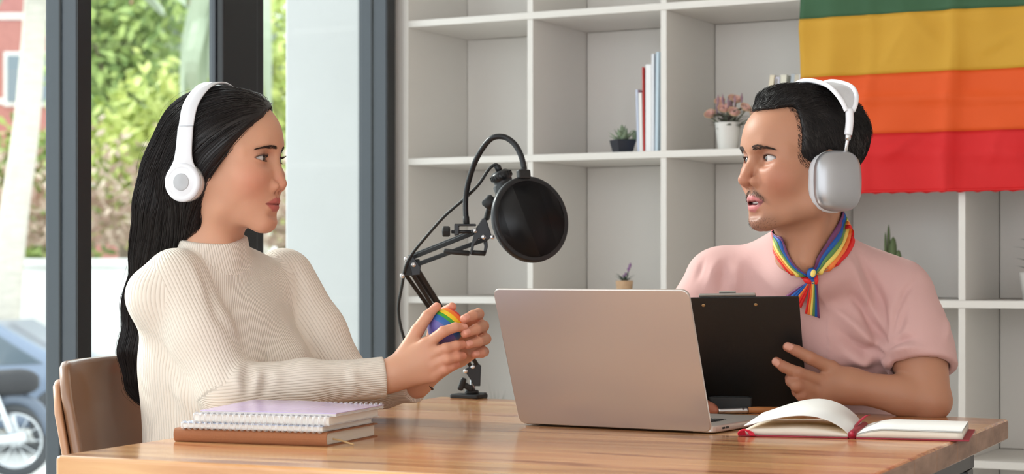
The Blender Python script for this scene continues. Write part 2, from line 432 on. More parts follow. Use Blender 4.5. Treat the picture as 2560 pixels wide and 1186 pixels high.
for sy in (-0.09, 0.09):
    rod('fork', (bx-1.24, by+sy, bz), (bx-1.0, by+sy, bz+0.62), 0.022, M_chrome, mc)
    rod('shock_absorber', (bx, by+sy, bz+0.02), (bx-0.12, by+sy, bz+0.36), 0.025, M_chrome, mc)
    rod('swing_arm', (bx, by+sy, bz), (bx-0.42, by+sy, bz+0.02), 0.02, M_bikeb, mc)
tube('exhaust', [(bx+0.12, by-0.15, bz+0.04), (bx-0.35, by-0.15, bz-0.02), (bx-0.75, by-0.14, bz-0.08), (bx-0.85, by-0.1, bz+0.1)], [0.045, 0.042, 0.02, 0.02], M_chrome, mc, 10)
tube('frame_tube', [(bx-1.0, by, bz+0.5), (bx-0.6, by, bz+0.15), (bx-0.3, by, bz+0.12), (bx-0.1, by, bz+0.4)], 0.03, M_bikeb, mc, 8)
tube('seat', spline([(bx+0.18, by, bz+0.46), (bx-0.1, by, bz+0.45), (bx-0.5, by, bz+0.40)], 5), [0.05, 0.08, 0.10, 0.11, 0.11, 0.11, 0.11, 0.11, 0.10, 0.09, 0.06], M_seat, mc, 10)
tube('fuel_tank', spline([(bx-0.5, by, bz+0.42), (bx-0.75, by, bz+0.47), (bx-0.98, by, bz+0.48)], 5), [0.06, 0.1, 0.12, 0.135, 0.14, 0.14, 0.135, 0.125, 0.11, 0.09, 0.05], M_bikeb, mc, 12)
box_obj('engine', (0.34, 0.22, 0.26), Vector((bx-0.6, by, bz+0.12)), None, mat('engine_metal', (150, 152, 156), 0.4, 0.6), mc, 0.05)
tube('rear_fender', [(bx+0.27*math.cos(a), by, bz+0.02+0.31*math.sin(a)) for a in [0.1+0.25*i for i in range(9)]], 0.05, M_bikeb, mc, 8)
tube('handlebar', [(bx-0.86, by-0.33, bz+0.72), (bx-0.98, by-0.12, bz+0.66), (bx-0.98, by+0.12, bz+0.66), (bx-0.86, by+0.33, bz+0.72)], 0.014, M_chrome, mc, 8)
lathe('headlight', [(0.02, -0.06), (0.07, -0.04), (0.085, 0.02), (0.07, 0.04), (0.01, 0.045)], axis_mat((bx-1.14, by, bz+0.52), (-1, 0, 0.0)), M_chrome, mc, 16)
# car
M_carp = mat('car_paint', (120, 134, 156), 0.3, 0.3, coat=0.6); M_carg = mat('car_glass', (96, 108, 118), 0.1)
cx, cy = gx(40, 17.6), 17.6
car = thing('car', 'blue-grey saloon car parked in front of the garden wall', 'car', (cx-0.9, cy, GZ))
prof = [(-2.2, 0.30), (-2.25, 0.62), (-1.35, 0.72), (-0.8, 1.13), (0.35, 1.16), (0.95, 0.82), (1.45, 0.78), (1.5, 0.35), (1.2, 0.22), (-2.0, 0.22)]
prism_obj('body', [(x, z) for x, z in prof], -0.72, 0.72, M_carp, car, 0.09, 3, TR((cx-0.35, cy, GZ), Matrix.Rotation(math.pi/2, 3, 'X')), True)
for pg in ([(-1.2, 0.76), (-0.75, 1.07), (-0.28, 1.09), (-0.28, 0.76)], [(-0.2, 0.76), (-0.2, 1.09), (0.3, 1.10), (0.78, 0.80)]):
    prism_obj('side_window', pg, 0.70, 0.735, M_carg, car, 0.01, 2, TR((cx-0.35, cy, GZ), Matrix.Rotation(math.pi/2, 3, 'X')))
for wx in (-1.5, 0.95):
    lathe('wheel', [(0.05, -0.1), (0.27, -0.1), (0.30, -0.07), (0.30, 0.07), (0.27, 0.1), (0.19, 0.1), (0.17, 0.085), (0.05, 0.10)], axis_mat((cx-0.35+wx, cy-0.66, GZ+0.30), (0, -1, 0)), M_rub, car, 24)
rod('bumper', (cx+1.17, cy-0.6, GZ+0.45), (cx+1.17, cy+0.6, GZ+0.45), 0.07, M_chrome, car)
# ------------------------------------------------------------ table
TT = 0.75
def T2(px, py, z=TT):
    """point on a level plane z seen at that pixel"""
    Y = F*(CZ-z)/(py-HY); return P(px, py, Y)
tA, tB, tC = T2(137, 1140), T2(2522, 1048), T2(1100, 992)
tD = tA+Vector((0.993, -0.444, 0))
def wood_mat(name, seed, base=(208, 160, 112), dark=(168, 112, 66), light=(224, 182, 136), rough=0.24):
    m = bpy.data.materials.new(name); m.use_nodes = True; MATS[name] = m
    nt = m.node_tree; b = nt.nodes['Principled BSDF']; L = nt.links.new
    tc = nt.nodes.new('ShaderNodeTexCoord'); mp = nt.nodes.new('ShaderNodeMapping')
    mp.inputs['Rotation'].default_value = (0, 0, math.radians(24)); mp.inputs['Location'].default_value = (seed*3.7, seed*1.9, seed*0.7)
    mp.inputs['Scale'].default_value = (1, 1, 1)
    L(tc.outputs['Object'], mp.inputs[0])
    m2 = nt.nodes.new('ShaderNodeMapping'); m2.inputs['Scale'].default_value = (1.6, 16, 16); L(mp.outputs[0], m2.inputs[0])
    n1 = nt.nodes.new('ShaderNodeTexNoise'); n1.inputs['Scale'].default_value = 1.6; n1.inputs['Detail'].default_value = 6; n1.inputs['Distortion'].default_value = 0.8; L(m2.outputs[0], n1.inputs['Vector'])
    r = nt.nodes.new('ShaderNodeValToRGB'); e = r.color_ramp.elements
    e[0].position = 0.33; e[0].color = (*lin(dark), 1); e[1].position = 0.66; e[1].color = (*lin(light), 1)
    k = e.new(0.46); k.color = (*lin(base), 1); L(n1.outputs['Fac'], r.inputs[0])
    # knots
    m3 = nt.nodes.new('ShaderNodeMapping'); m3.inputs['Scale'].default_value = (3.0, 9, 9); L(mp.outputs[0], m3.inputs[0])
    vo = nt.nodes.new('ShaderNodeTexVoronoi'); vo.inputs['Scale'].default_value = 0.9; L(m3.outputs[0], vo.inputs['Vector'])
    kr = nt.nodes.new('ShaderNodeValToRGB'); kr.color_ramp.elements[0].position = 0.05; kr.color_ramp.elements[1].position = 0.20
    kr.color_ramp.elements[0].color = (0.16, 0.08, 0.04, 1); kr.color_ramp.elements[1].color = (1, 1, 1, 1); L(vo.outputs['Distance'], kr.inputs[0])
    mx = nt.nodes.new('ShaderNodeMix'); mx.data_type = 'RGBA'; mx.blend_type = 'MULTIPLY'; mx.inputs[0].default_value = 0.75
    L(r.outputs[0], mx.inputs[6]); L(kr.outputs[0], mx.inputs[7]); L(mx.outputs[2], b.inputs['Base Color'])
    b.inputs['Roughness'].default_value = rough; b.inputs['Coat Weight'].default_value = 0.45; b.inputs['Coat Roughness'].default_value = 0.12
    bp = nt.nodes.new('ShaderNodeBump'); bp.inputs['Strength'].default_value = 0.06; bp.inputs['Distance'].default_value = 0.002; L(n1.outputs['Fac'], bp.inputs['Height']); L(bp.outputs[0], b.inputs['Normal'])
    return m
table = thing('table', 'varnished knotty pine table with a black steel frame', 'table', ((tA.x+tB.x)/2, (tA.y+tB.y)/2, 0))
TOPT = 0.036; NP = 8
for k in range(NP):
    f0, f1 = k/NP, (k+1)/NP; g = 0.0004
    def q(u, v):  # u along the plank, v across
        a = tA.lerp(tC, v); b = tD.lerp(tB, v); return a.lerp(b, u)
    vv0, vv1 = f0+g*(k > 0), f1-g*(k < NP-1)
    e = 0.0
    c = [q(0, vv0), q(1+e, vv0), q(1+e, vv1), q(0, vv1)]
    bm = bmesh.new(); top = [bm.verts.new((p.x, p.y, TT)) for p in c]; bot = [bm.verts.new((p.x, p.y, TT-TOPT)) for p in c]
    bm.faces.new(top); bm.faces.new(bot[::-1])
    for i in range(4): bm.faces.new((top[i], bot[i], bot[(i+1) % 4], top[(i+1) % 4]))
    bmesh.ops.recalc_face_normals(bm, faces=bm.faces)
    outer = []
    for ed in bm.edges:
        i = {v.index for v in ed.verts}
    bm.verts.index_update()
    for ed in bm.edges:
        ids = sorted(v.index for v in ed.verts)
        if ids in ([0, 3], [1, 2], [4, 7], [5, 6]) or (k == 0 and ids in ([0, 1], [4, 5])) or (k == NP-1 and ids in ([2, 3], [6, 7])): outer.append(ed)
        if (k == 0 and ids in ([0, 4], [1, 5])) or (k == NP-1 and ids in ([2, 6], [3, 7])): outer.append(ed)
    bmesh.ops.bevel(bm, geom=outer, offset=0.006, segments=3, affect='EDGES', profile=0.5)
    ed_ = (tB-tC).normalized(); bmesh.ops.recalc_face_normals(bm, faces=bm.faces)
    for f_ in bm.faces: f_.material_index = 1 if f_.normal.dot(ed_) > 0.75 else 0
    pk_ = bm_obj('plank', bm, wood_mat('pine_%d' % k, k, base=(196+3*(k % 3), 140-4*(k % 2), 88+4*(k % 3)), dark=(138, 80-3*(k % 4), 40), light=(218, 170, 116)), table)
    pk_.data.materials.append(mat('weathered_edge', (150, 122, 106), 0.8, var=0.25, vscale=14, stretch=(1, 1, 3), bump=0.8, bscale=40))
ends = []
for (u, v) in ((0.06, 0.12), (0.94, 0.12), (0.06, 0.9), (0.94, 0.9)):
    p = q(u, v); ends.append(p)
    box_obj('leg', (0.05, 0.05, TT-TOPT-0.042), Vector((p.x, p.y, (TT-TOPT-0.042)/2)), RZ(-math.radians(24)), M_steel, table, 0.003)
for a, b in ((0, 1), (1, 3), (3, 2), (2, 0)):
    p0, p1 = ends[a].copy(), ends[b].copy(); d = p1-p0
    box_obj('apron_rail', (d.length+0.05, 0.05, 0.04), Vector(((p0.x+p1.x)/2, (p0.y+p1.y)/2, TT-TOPT-0.0215)), RZ(math.atan2(d.y, d.x)), M_steel, table, 0.003)

# ------------------------------------------------------------ laptop
M_alu = mat('laptop_aluminium', (198, 189, 183), 0.36, 0.75, bump=0.01, bscale=300); M_key = mat('laptop_key', (30, 31, 34), 0.5); M_scr = mat('laptop_screen', (12, 12, 14), 0.12); M_port = mat('port_dark', (20, 20, 22), 0.5)
hl, hr = T2(1300, 1064), T2(1781, 1087)
hd = (hr-hl).normalized(); LW = (hr-hl).length; LD = 0.238
fd = Vector((-hd.y, hd.x, 0))                     # away from the camera, under the screen
lap = thing('laptop', 'open silver laptop with its plain lid towards the camera', 'laptop', tuple((hl+hr)/2))
hc = (hl+hr)/2
RL = Matrix((hd, fd, UZ)).transposed()
base = prism_obj('base', round_rect(LW, LD, 0.012), 0.0015, 0.0125, M_alu, lap, 0.002, 2, TR(hc+fd*(LD/2+0.006), RL))
lean = math.radians(21)
lup = (UZ*math.cos(lean)-fd*math.sin(lean)); lno = hd.cross(lup)
lid = prism_obj('lid', round_rect(LW, LD, 0.012), -0.0025, 0.0025, M_alu, lap, 0.0016, 2, TR(hc+UZ*0.004+lup*(LD/2), Matrix((hd, lup, lno)).transposed()))
scr = prism_obj('screen', round_rect(LW-0.012, LD-0.016, 0.008), -0.0034, -0.0027, M_scr, lid, 0, 2, TR(hc+UZ*0.004+lup*(LD/2)+lup*0.002, Matrix((hd, lup, lno)).transposed()))
kb = prism_obj('keyboard_well', round_rect(LW*0.80, 0.105, 0.004), 0.0126, 0.0129, M_key, base, 0, 2, TR(hc+fd*0.080, RL))
keys = bmesh.new(); bm_box(keys, (0.0165, 0.0155, 0.0016), None, 0.0012, 2)
k0 = bm_obj('key', keys, M_key, base, False)
kme = k0.data; first = True
for r in range(5):
    for c in range(14):
        x = (c-6.5)*0.0195; y = 0.080+(r-2)*0.0195
        o = k0 if first else k0.copy()
        if not first: COL.objects.link(o); o.parent = base
        first = False
        o.matrix_parent_inverse = Matrix.Identity(4)
        o.matrix_basis = TR(hc+hd*x+fd*y+UZ*0.0137, RL)
prism_obj('trackpad', round_rect(0.115, 0.072, 0.004), 0.0126, 0.0129, mat('trackpad', (188, 182, 178), 0.3, 0.6), base, 0, 2, TR(hc+fd*0.185, RL))
for dx in (0.030, 0.044):
    box_obj('port', (0.0012, 0.009, 0.0032), hr+fd*(0.012+dx)+UZ*0.0072+hd*0.0003, RL, M_port, base, 0.0004)
rod('hinge', hc-hd*LW*0.40+UZ*0.0065+fd*0.004, hc+hd*LW*0.40+UZ*0.0065+fd*0.004, 0.0045, M_port, lap)

# ------------------------------------------------------------ notebooks
M_leather = mat('tan_leather', (176, 112, 72), 0.55); M_paper = mat('page_paper', (236, 230, 220), 0.8); M_paperw = mat('white_paper', (238, 238, 236), 0.8)
def weave(m, sc_, st):
    nt = m.node_tree; b = nt.nodes['Principled BSDF']; tc = nt.nodes.new('ShaderNodeTexCoord')
    ws = []
    for rz in (0.6, -0.6):
        mp = nt.nodes.new('ShaderNodeMapping'); mp.inputs['Rotation'].default_value = (rz, rz, rz); nt.links.new(tc.outputs['Object'], mp.inputs[0])
        w = nt.nodes.new('ShaderNodeTexWave'); w.inputs['Scale'].default_value = sc_; nt.links.new(mp.outputs[0], w.inputs['Vector']); ws.append(w)
    a = nt.nodes.new('ShaderNodeMath'); a.operation = 'MULTIPLY'; nt.links.new(ws[0].outputs['Fac'], a.inputs[0]); nt.links.new(ws[1].outputs['Fac'], a.inputs[1])
    bp = nt.nodes.new('ShaderNodeBump'); bp.inputs['Strength'].default_value = st; bp.inputs['Distance'].default_value = 0.001; nt.links.new(a.outputs[0], bp.inputs['Height']); nt.links.new(bp.outputs[0], b.inputs['Normal'])
weave(M_leather, 420, 0.8)
def pages_mat(name, rgb, n=900):
    m = mat(name, rgb, 0.8); nt = m.node_tree; b = nt.nodes['Principled BSDF']; tc = nt.nodes.new('ShaderNodeTexCoord')
    mp = nt.nodes.new('ShaderNodeMapping'); mp.inputs['Scale'].default_value = (0, 0, 1); nt.links.new(tc.outputs['Object'], mp.inputs[0])
    w = nt.nodes.new('ShaderNodeTexNoise'); w.inputs['Scale'].default_value = n; nt.links.new(mp.outputs[0], w.inputs['Vector'])
    bp = nt.nodes.new('ShaderNodeBump'); bp.inputs['Strength'].default_value = 0.5; bp.inputs['Distance'].default_value = 0.0006; nt.links.new(w.outputs['Fac'], bp.inputs['Height']); nt.links.new(bp.outputs[0], b.inputs['Normal'])
    return m
M_edge = pages_mat('page_edges', (228, 218, 204)); M_edgew = pages_mat('white_page_edges', (236, 232, 226))
nl, nr = T2(434, 1105), T2(816, 1118)
nd = (nr-nl).normalized(); nw = (nr-nl).length; ndp = Vector((-nd.y, nd.x, 0)); RN = Matrix((nd, ndp, UZ)).transposed()
def nb(u, v, z): return nl+nd*u+ndp*v+UZ*(z)
DP = 0.185
jr = thing('leather_journal', 'tan textured leather journal at the bottom of the notebook stack', 'notebook', tuple(nb(nw/2, DP/2, 0)))
JT = 0.0205
# spine and covers: one wrapped shell
cv = []
for i in range(9):
    a = math.pi/2+math.pi*i/8; cv.append((0.006+0.0065*math.cos(a)*1.0, JT/2+JT/2*math.sin(a)))
outer = [(DP, JT)]+cv+[(DP, 0.0)]
inner = [(DP, 0.0016)]+[(0.006+0.0048*math.cos(math.pi/2+math.pi*i/8), JT/2+(JT/2-0.0016)*math.sin(math.pi/2+math.pi*i/8)) for i in range(8, -1, -1)]+[(DP, JT-0.0016)]
bm = bmesh.new(); poly = outer+inner
va = [bm.verts.new(nb(0, y, z)) for y, z in poly]; vb = [bm.verts.new(nb(nw, y, z)) for y, z in poly]
n_ = len(poly)
for i in range(n_): bm.faces.new((va[i], va[(i+1) % n_], vb[(i+1) % n_], vb[i]))
h = len(outer)
for side in (va, vb):
    for i in range(h-1):
        bm.faces.new((side[i], side[i+1], side[n_-2-i], side[n_-1-i]))
bm_obj('cover', bm, M_leather, jr)
box_obj('page_block', (nw-0.008, DP-0.014, JT-0.0036), nb(nw/2, DP/2+0.003, JT/2), RN, M_edge, jr, 0.0008)
tube('ribbon_marker', spline([nb(nw-0.006, 0.03, JT*0.45), nb(nw+0.008, 0.035, JT*0.3), nb(nw+0.022, 0.032, 0.003), nb(nw+0.03, 0.028, 0.002)], 5), 0.0014, mat('straw_ribbon', (214, 180, 130), 0.7), jr, 6)
M_ringm = mat('white_wire', (226, 226, 230), 0.3, 0.25)
def spiral_book(name, label, z0, th, u0, w, v0, d, spine_far, cover_m, yaw=0.0, nring=24, cover_bulge=0.0):
    t = thing(name, label, 'notebook', tuple(nb(u0+w/2, v0+d/2, z0)))
    R = RN @ RZ(yaw); c = nb(u0+w/2, v0+d/2, 0)
    X, Yv = R @ Vector((1, 0, 0)), R @ Vector((0, 1, 0))
    def at(x, y, z): return c+X*x+Yv*y+UZ*z
    box_obj('page_block', (w-0.003, d-0.004, th-0.0024), at(0, 0, z0+th/2), R, M_edgew, t, 0.0005)
    box_obj('back_cover', (w, d, 0.001), at(0, 0, z0+0.0006), R, cover_m[1], t, 0.0003)
    if cover_bulge == 0:
        box_obj('front_cover', (w, d, 0.001), at(0, 0, z0+th-0.0006), R, cover_m[0], t, 0.0003)
    else:
        V, Q = [], []; nx, ny = 20, 10
        for s_ in (0, 1):
            for i in range(nx+1):
                for j in range(ny+1):
                    x = -w/2+w*i/nx; y = -d/2+d*j/ny
                    b = cover_bulge*(max(0, 1-i/nx/0.35)**2*(j/ny)*0.4+0.45*math.exp(-((i/nx-0.35)/0.3)**2)*(j/ny))
                    V.append(at(x, y, z0+th-0.0011+b+(0.0009 if s_ else 0)))
        m_ = (nx+1)*(ny+1)
        for i in range(nx):
            for j in range(ny):
                a = i*(ny+1)+j; Q.append((m_+a, m_+a+ny+1, m_+a+ny+2, m_+a+1)); Q.append((a, a+1, a+ny+2, a+ny+1))
        for i in range(nx):
            for j in (0, ny):
                a = i*(ny+1)+j; Q.append((a, a+ny+1, m_+a+ny+1, m_+a))
        for j in range(ny):
            for i in (0, nx):
                a = i*(ny+1)+j; Q.append((a, a+1, m_+a+1, m_+a))
        mesh_obj('front_cover', V, Q, cover_m[0], t, False)
    rr = th/2+0.0022; ys = (d/2-0.0015)*(1 if spine_far else -1)
    proto = None
    for k in range(nring):
        for e in (-0.0011, 0.0011):
            x = -w/2+w*(k+0.5)/nring+e
            if proto is None:
                V, Q = tube_arrays([Vector((0, rr*0.95*math.cos(2*math.pi*i/14), rr*math.sin(2*math.pi*i/14))) for i in range(14)], 0.0006, 5, True)
                proto = mesh_obj('wire_ring', V, Q, M_ringm, t, True); o = proto
            else:
                o = proto.copy(); COL.objects.link(o); o.parent = t
            o.matrix_parent_inverse = Matrix.LocRotScale(t.location, None, None).inverted()
            o.matrix_basis = TR(at(x, ys, z0+th/2+0.0002), R)
    return t
M_cblue = mat('pale_blue_cover', (200, 214, 240), 0.5); M_cwhite = mat('plain_white_cover', (235, 232, 232), 0.5); M_cpur = mat('lilac_cover', (196, 174, 226), 0.22, coat=0.6); M_cpurd = mat('violet_patch', (150, 110, 190), 0.3, coat=0.4)
Z1 = TT+JT+0.0004-TT
spiral_book('spiral_notebook', 'thin spiral notebook with pale blue cover lying on the tan journal', JT+0.0005, 0.0085, 0.012, nw-0.018, 0.0, 0.18, False, (M_cblue, M_cwhite), 0.0)
spiral_book('spiral_notebook', 'thicker white spiral notebook, wire rings towards the camera, under the lilac one', JT+0.0094, 0.0125, 0.030, nw-0.030, 0.004, 0.19, False, (M_cwhite, M_cwhite), 0.02)
pz = JT+0.0223
pb = spiral_book('spiral_notebook', 'lilac-covered spiral notebook on top of the stack, rings on its far side', pz, 0.0050, 0.038, nw-0.032, 0.010, 0.19, True, (M_cpur, M_cwhite), 0.035, 26, 0.007)

# ------------------------------------------------------------ open book
M_red = mat('crimson_cover', (150, 26, 48), 0.5); M_redr = mat('crimson_ribbon', (170, 20, 52), 0.5); M_elas = mat('red_elastic', (220, 30, 60), 0.5); M_lit_through = mat('light_through_underside', (226, 190, 112), 0.8)
bs = T2(2130, 1098); bd = Vector((math.cos(math.radians(-16)), math.sin(math.radians(-16)), 0)); bp_ = Vector((-bd.y, bd.x, 0)); RB = Matrix((bd, bp_, UZ)).transposed()
def bk(u, v, z): return bs+bd*u+bp_*v+UZ*z
HW = 0.163; BD = 0.195
book = thing('open_notebook', 'open blank notebook with crimson cover and red ribbon', 'notebook', tuple(bk(0, BD/2, 0)))
box_obj('cover', (HW+0.004, BD+0.006, 0.0024), bk(-HW/2-0.008, BD/2, 0.0014), RB, M_red, book, 0.0008)
box_obj('cover', (HW+0.004, BD+0.006, 0.0024), bk(HW/2+0.008, BD/2, 0.0014), RB, M_red, book, 0.0008)
V, Q = tube_arrays([bk(0.013*math.cos(a), -0.003, 0.001+0.004*math.sin(a)) for a in [math.pi*i/8 for i in range(9)]], 0.0012, 6)
def page_stack(name, prof, m, thick_bottom):
    """prof: list of (u, z_top, z_bottom); swept over the depth of the book"""
    V, Q = [], []; n = len(prof)
    for (u, zt, zb_) in prof:
        V += [bk(u, 0, zb_), bk(u, 0, zt), bk(u, BD, zt), bk(u, BD, zb_)]
    for i in range(n-1):
        a, b = 4*i, 4*i+4
        Q += [(a, b, b+1, a+1), (a+1, b+1, b+2, a+2), (a+2, b+2, b+3, a+3), (a+3, b+3, b, a)]
    Q += [(0, 1, 2, 3), (4*n-1, 4*n-2, 4*n-3, 4*n-4)]
    return mesh_obj(name, V, Q, m, book, True)
def lerp(a, b, t): return a+(b-a)*t
lp = [(-HW*t, 0.0035+0.0125*math.sin(min(1, t*1.6)*math.pi/2)*(1-0.55*t)+0.0015, 0.0028) for t in [i/16 for i in range(17)]]
o = page_stack('page_block', [(u, z, b) for u, z, b in lp], M_edge, 0)
rp = [(HW*t, 0.0035+0.0102*math.sin(min(1, t*3.2)*math.pi/2)*(1-0.16*t), 0.0028) for t in [i/16 for i in range(17)]]
o2 = page_stack('page_block', rp, M_edge, 0)
# the lifted leaf on the left and the top sheets
V, Q = [], []
for i in range(17):
    t = i/16; u = -HW*(0.02+0.99*t); zt = 0.006+0.0275*math.sin(math.pi*min(1, t*0.99)**0.8)*(1-0.28*t)+0.010*t
    V += [bk(u, 0.0, zt), bk(u, BD, zt*1.36), bk(u, 0.0, zt-0.0012), bk(u, BD, zt*1.36-0.0012)]
for i in range(16):
    a, b = 4*i, 4*i+4; Q += [(a, a+1, b+1, b), (a+2, b+2, b+3, a+3), (a, b, b+2, a+2), (a+1, a+3, b+3, b+1)]
lpg = mesh_obj('lifted_page', V, Q, M_paperw, book, True)
lpg.data.materials.append(M_lit_through)
for i in range(16): lpg.data.polygons[4*i+1].material_index = 1  # white leaf's underside coloured yellow to imitate light coming through the sheet
for k_, dz in enumerate((0.0, 0.0015)):
    V, Q = [], []
    for i in range(17):
        t = i/16; u = HW*(0.02+0.975*t); zt = 0.0045+0.0104*math.sin(min(1, t*3.2)*math.pi/2)*(1-0.16*t)+0.0006+dz
        V += [bk(u, 0.001*k_, zt), bk(u, BD, zt), bk(u, 0.001*k_, zt-0.0005), bk(u, BD, zt-0.0005)]
    for i in range(16):
        a, b = 4*i, 4*i+4; Q += [(a, b, b+1, a+1), (a+2, a+3, b+3, b+2), (a, a+2, b+2, b), (a+1, b+1, b+3, a+3)]
    mesh_obj('page', V, Q, M_paperw, book, True)
def ribbon(name, pts, w, m, parent, side, th=0.0006):
    V, Q = [], []
    pts = [Vector(p) for p in pts]; sd = [Vector(s_) for s_ in side] if isinstance(side, list) else [Vector(side)]*len(pts)
    for i, p in enumerate(pts):
        t = (pts[min(i+1, len(pts)-1)]-pts[max(i-1, 0)]).normalized(); s_ = sd[i]-t*sd[i].dot(t); s_.normalize(); nn = t.cross(s_)
        V += [p-s_*w/2+nn*th, p+s_*w/2+nn*th, p+s_*w/2-nn*th, p-s_*w/2-nn*th]
    for i in range(len(pts)-1):
        a = 4*i
        for k in range(4): Q.append((a+k, a+(k+1) % 4, a+4+(k+1) % 4, a+4+k))
    Q += [(3, 2, 1, 0), tuple(4*len(pts)-4+k for k in range(4))]
    return mesh_obj(name, V, Q, m, parent, True)
ribbon('ribbon_marker', spline([bk(0.006, BD+0.004, 0.021), bk(0.004, BD*0.85, 0.022), bk(-0.004, BD*0.55, 0.013), bk(-0.002, BD*0.25, 0.009), bk(0.0, -0.001, 0.0105), bk(0.001, -0.005, 0.004)], 5), 0.006, M_redr, book, bd+UZ*0.3)
lathe('spine_roll', [(0.0, -0.001), (0.006, 0.0), (0.007, 0.003), (0.006, BD), (0.0, BD+0.001)], axis_mat(bk(0, -0.002, 0.0055), bp_), M_red, book, 12)
V, Q = tube_arrays([bk(-HW-0.0035, 0.002, 0.0015), bk(-HW-0.004, 0.002, 0.009), bk(-HW+0.006, -0.0035, 0.009), bk(-HW+0.014, -0.004, 0.002)], 0.002, 6)
for k in range(5):
    e = 0.0024*k
    tube('elastic_band', spline([bk(-HW-0.0085+e, 0.0015, 0.0002), bk(-HW-0.0095+e, -0.004, 0.005+0.001*k), bk(-HW-0.004+e, -0.006, 0.0098), bk(-HW+0.003+e, -0.005, 0.0098-0.001*k), bk(-HW+0.010+e*0.6, -0.0045, 0.0015)], 4), 0.0013, M_elas, book, 6)

# ------------------------------------------------------------ clipboard, brush, small box
M_vinyl = mat('black_vinyl', (30, 29, 29), 0.5, bump=0.5, bscale=50, stretch=(1.5, 1.5, 0.5)); M_rivet = mat('brass_rivet', (190, 160, 120), 0.3, 0.9); M_clip = mat('clip_steel', (190, 188, 186), 0.3, 0.9)
cTL, cTR, cBR = P(1655, 746, 3.40), P(1997, 741, 3.345), P(2074, 1020, 3.475)
cx_ = (cTR-cTL).normalized(); cy_ = (cTR-cBR); cy_ = (cy_-cx_*cy_.dot(cx_)); ch = cy_.length; cy_.normalize(); cn = cx_.cross(cy_); cw = (cTR-cTL).length
cc_ = cTR-cx_*cw/2-cy_*ch/2; RC = Matrix((cx_, cy_, cn)).transposed()
clip = thing('clipboard', 'black vinyl clipboard with a steel clip held up by the man', 'clipboard', tuple(cc_-cy_*ch/2))
prism_obj('board', round_rect(cw, ch, 0.003), -0.0015, 0.0015, M_vinyl, clip, 0.0008, 2, TR(cc_, RC))
box_obj('clip', (0.10, 0.022, 0.006), cc_+cx_*(cw/2-0.125)+cy_*(ch/2-0.007)-cn*0.0048, RC, M_clip, clip, 0.0015)
box_obj('clip_lever', (0.03, 0.018, 0.004), cc_+cx_*(cw/2-0.125)+cy_*(ch/2-0.004)-cn*0.0105, RC, M_clip, clip, 0.001)
for dx in (0.076, 0.168):
    lathe('rivet', [(0.0, -0.0005), (0.0034, 0.0), (0.0030, 0.0008), (0.0014, 0.0010), (0.0, 0.0009)], TR(cc_+cx_*(cw/2-dx)+cy_*(ch/2-0.016)+cn*0.0015, RC), M_rivet, clip, 14)
prism_obj('paper_sheet', round_rect(cw*0.9, ch*0.94, 0.001), -0.0032, -0.0022, M_paperw, clip, 0, 2, TR(cc_-cx_*0.006, RC))
M_bx = mat('glossy_black_plastic', (14, 14, 15), 0.45)
bb = P(1826, 1003, 3.447); bb.z = TT
sb = thing('recorder_box', 'small glossy black box standing between the brush and the clipboard', 'box', tuple(bb))
prism_obj('case', round_rect(0.078, 0.030, 0.004), 0.0, 0.028, M_bx, sb, 0.002, 2, TR(bb, RZ(-0.12)))
prism_obj('top_panel', round_rect(0.066, 0.022, 0.003), 0.0281, 0.0288, M_key, sb, 0, 2, TR(bb, RZ(-0.12)))
M_ferr = mat('ferrule_silver', (205, 205, 210), 0.2, 0.95); M_handle = mat('brush_wood', (196, 128, 74), 0.45, var=0.12, vscale=20, stretch=(1, 8, 8)); M_brist = mat('brush_bristle', (90, 50, 44), 0.8)
b0, b1, b2, b3 = T2(1776, 1037), T2(1792, 1037), T2(1869, 1035), T2(2050, 1032)
for v in (b0, b1, b2, b3): v.z += 0.0062
br = thing('paint_brush', 'flat paint brush with silver ferrule and wooden handle behind the laptop', 'brush', tuple((b1+b2)/2-UZ*0.006))
tube('bristles', [b0-(b1-b0)*0.9, b0, b1], [0.002, 0.0042, 0.0048], M_brist, br, 10)
tube('ferrule', [b1, b1.lerp(b2, 0.1), b1.lerp(b2, 0.74), b1.lerp(b2, 0.76), b1.lerp(b2, 0.80), b1.lerp(b2, 0.82), b1.lerp(b2, 0.9), b1.lerp(b2, 0.92), b2], [0.0048, 0.0050, 0.0055, 0.0060, 0.0060, 0.0055, 0.0055, 0.006, 0.0058], M_ferr, br, 14)
tube('handle', [b2.lerp(b3, t) for t in (0, 0.15, 0.4, 0.7, 0.95, 1.0)], [0.0056, 0.0060, 0.0052, 0.0042, 0.0036, 0.002], M_handle, br, 14)

# ------------------------------------------------------------ microphone on its boom arm
M_blk = mat('satin_black_metal', (34, 35, 38), 0.36, 0.3); M_blk2 = mat('matt_black_plastic', (22, 22, 24), 0.55); M_bolt = mat('bright_bolt', (215, 215, 218), 0.2, 0.95); M_mesh = mat('black_mesh_fabric', (16, 14, 15), 0.8, bump=0.4, bscale=900)
ym = 3.80
mb = T2(1172, 996)
mic = thing('microphone_boom', 'black studio microphone on a folding boom arm clamped to the table edge', 'microphone', tuple(mb))
Rm = RZ(-math.radians(27))
prism_obj('clamp_base', round_rect(0.066, 0.045, 0.006), 0.0, 0.0085, M_blk2, mic, 0.002, 2, TR(mb, Rm))
box_obj('clamp_jaw', (0.045, 0.012, 0.08), mb+Rm @ Vector((0.0, 0.030, -0.030)), Rm, M_blk2, mic, 0.002)
rod('clamp_screw', mb+Rm @ Vector((0, 0.012, -0.075)), mb+Rm @ Vector((0, 0.012, -0.040)), 0.006, M_bolt, mic)
rod('socket', mb+UZ*0.008+Vector((0.006, 0, 0)), mb+UZ*0.016+Vector((0.006, 0, 0)), 0.014, M_blk2, mic, 20)
rod('pin', mb+UZ*0.014+Vector((0.008, 0, 0)), mb+UZ*0.045+Vector((0.008, 0, 0)), 0.0052, M_bolt, mic, 16)
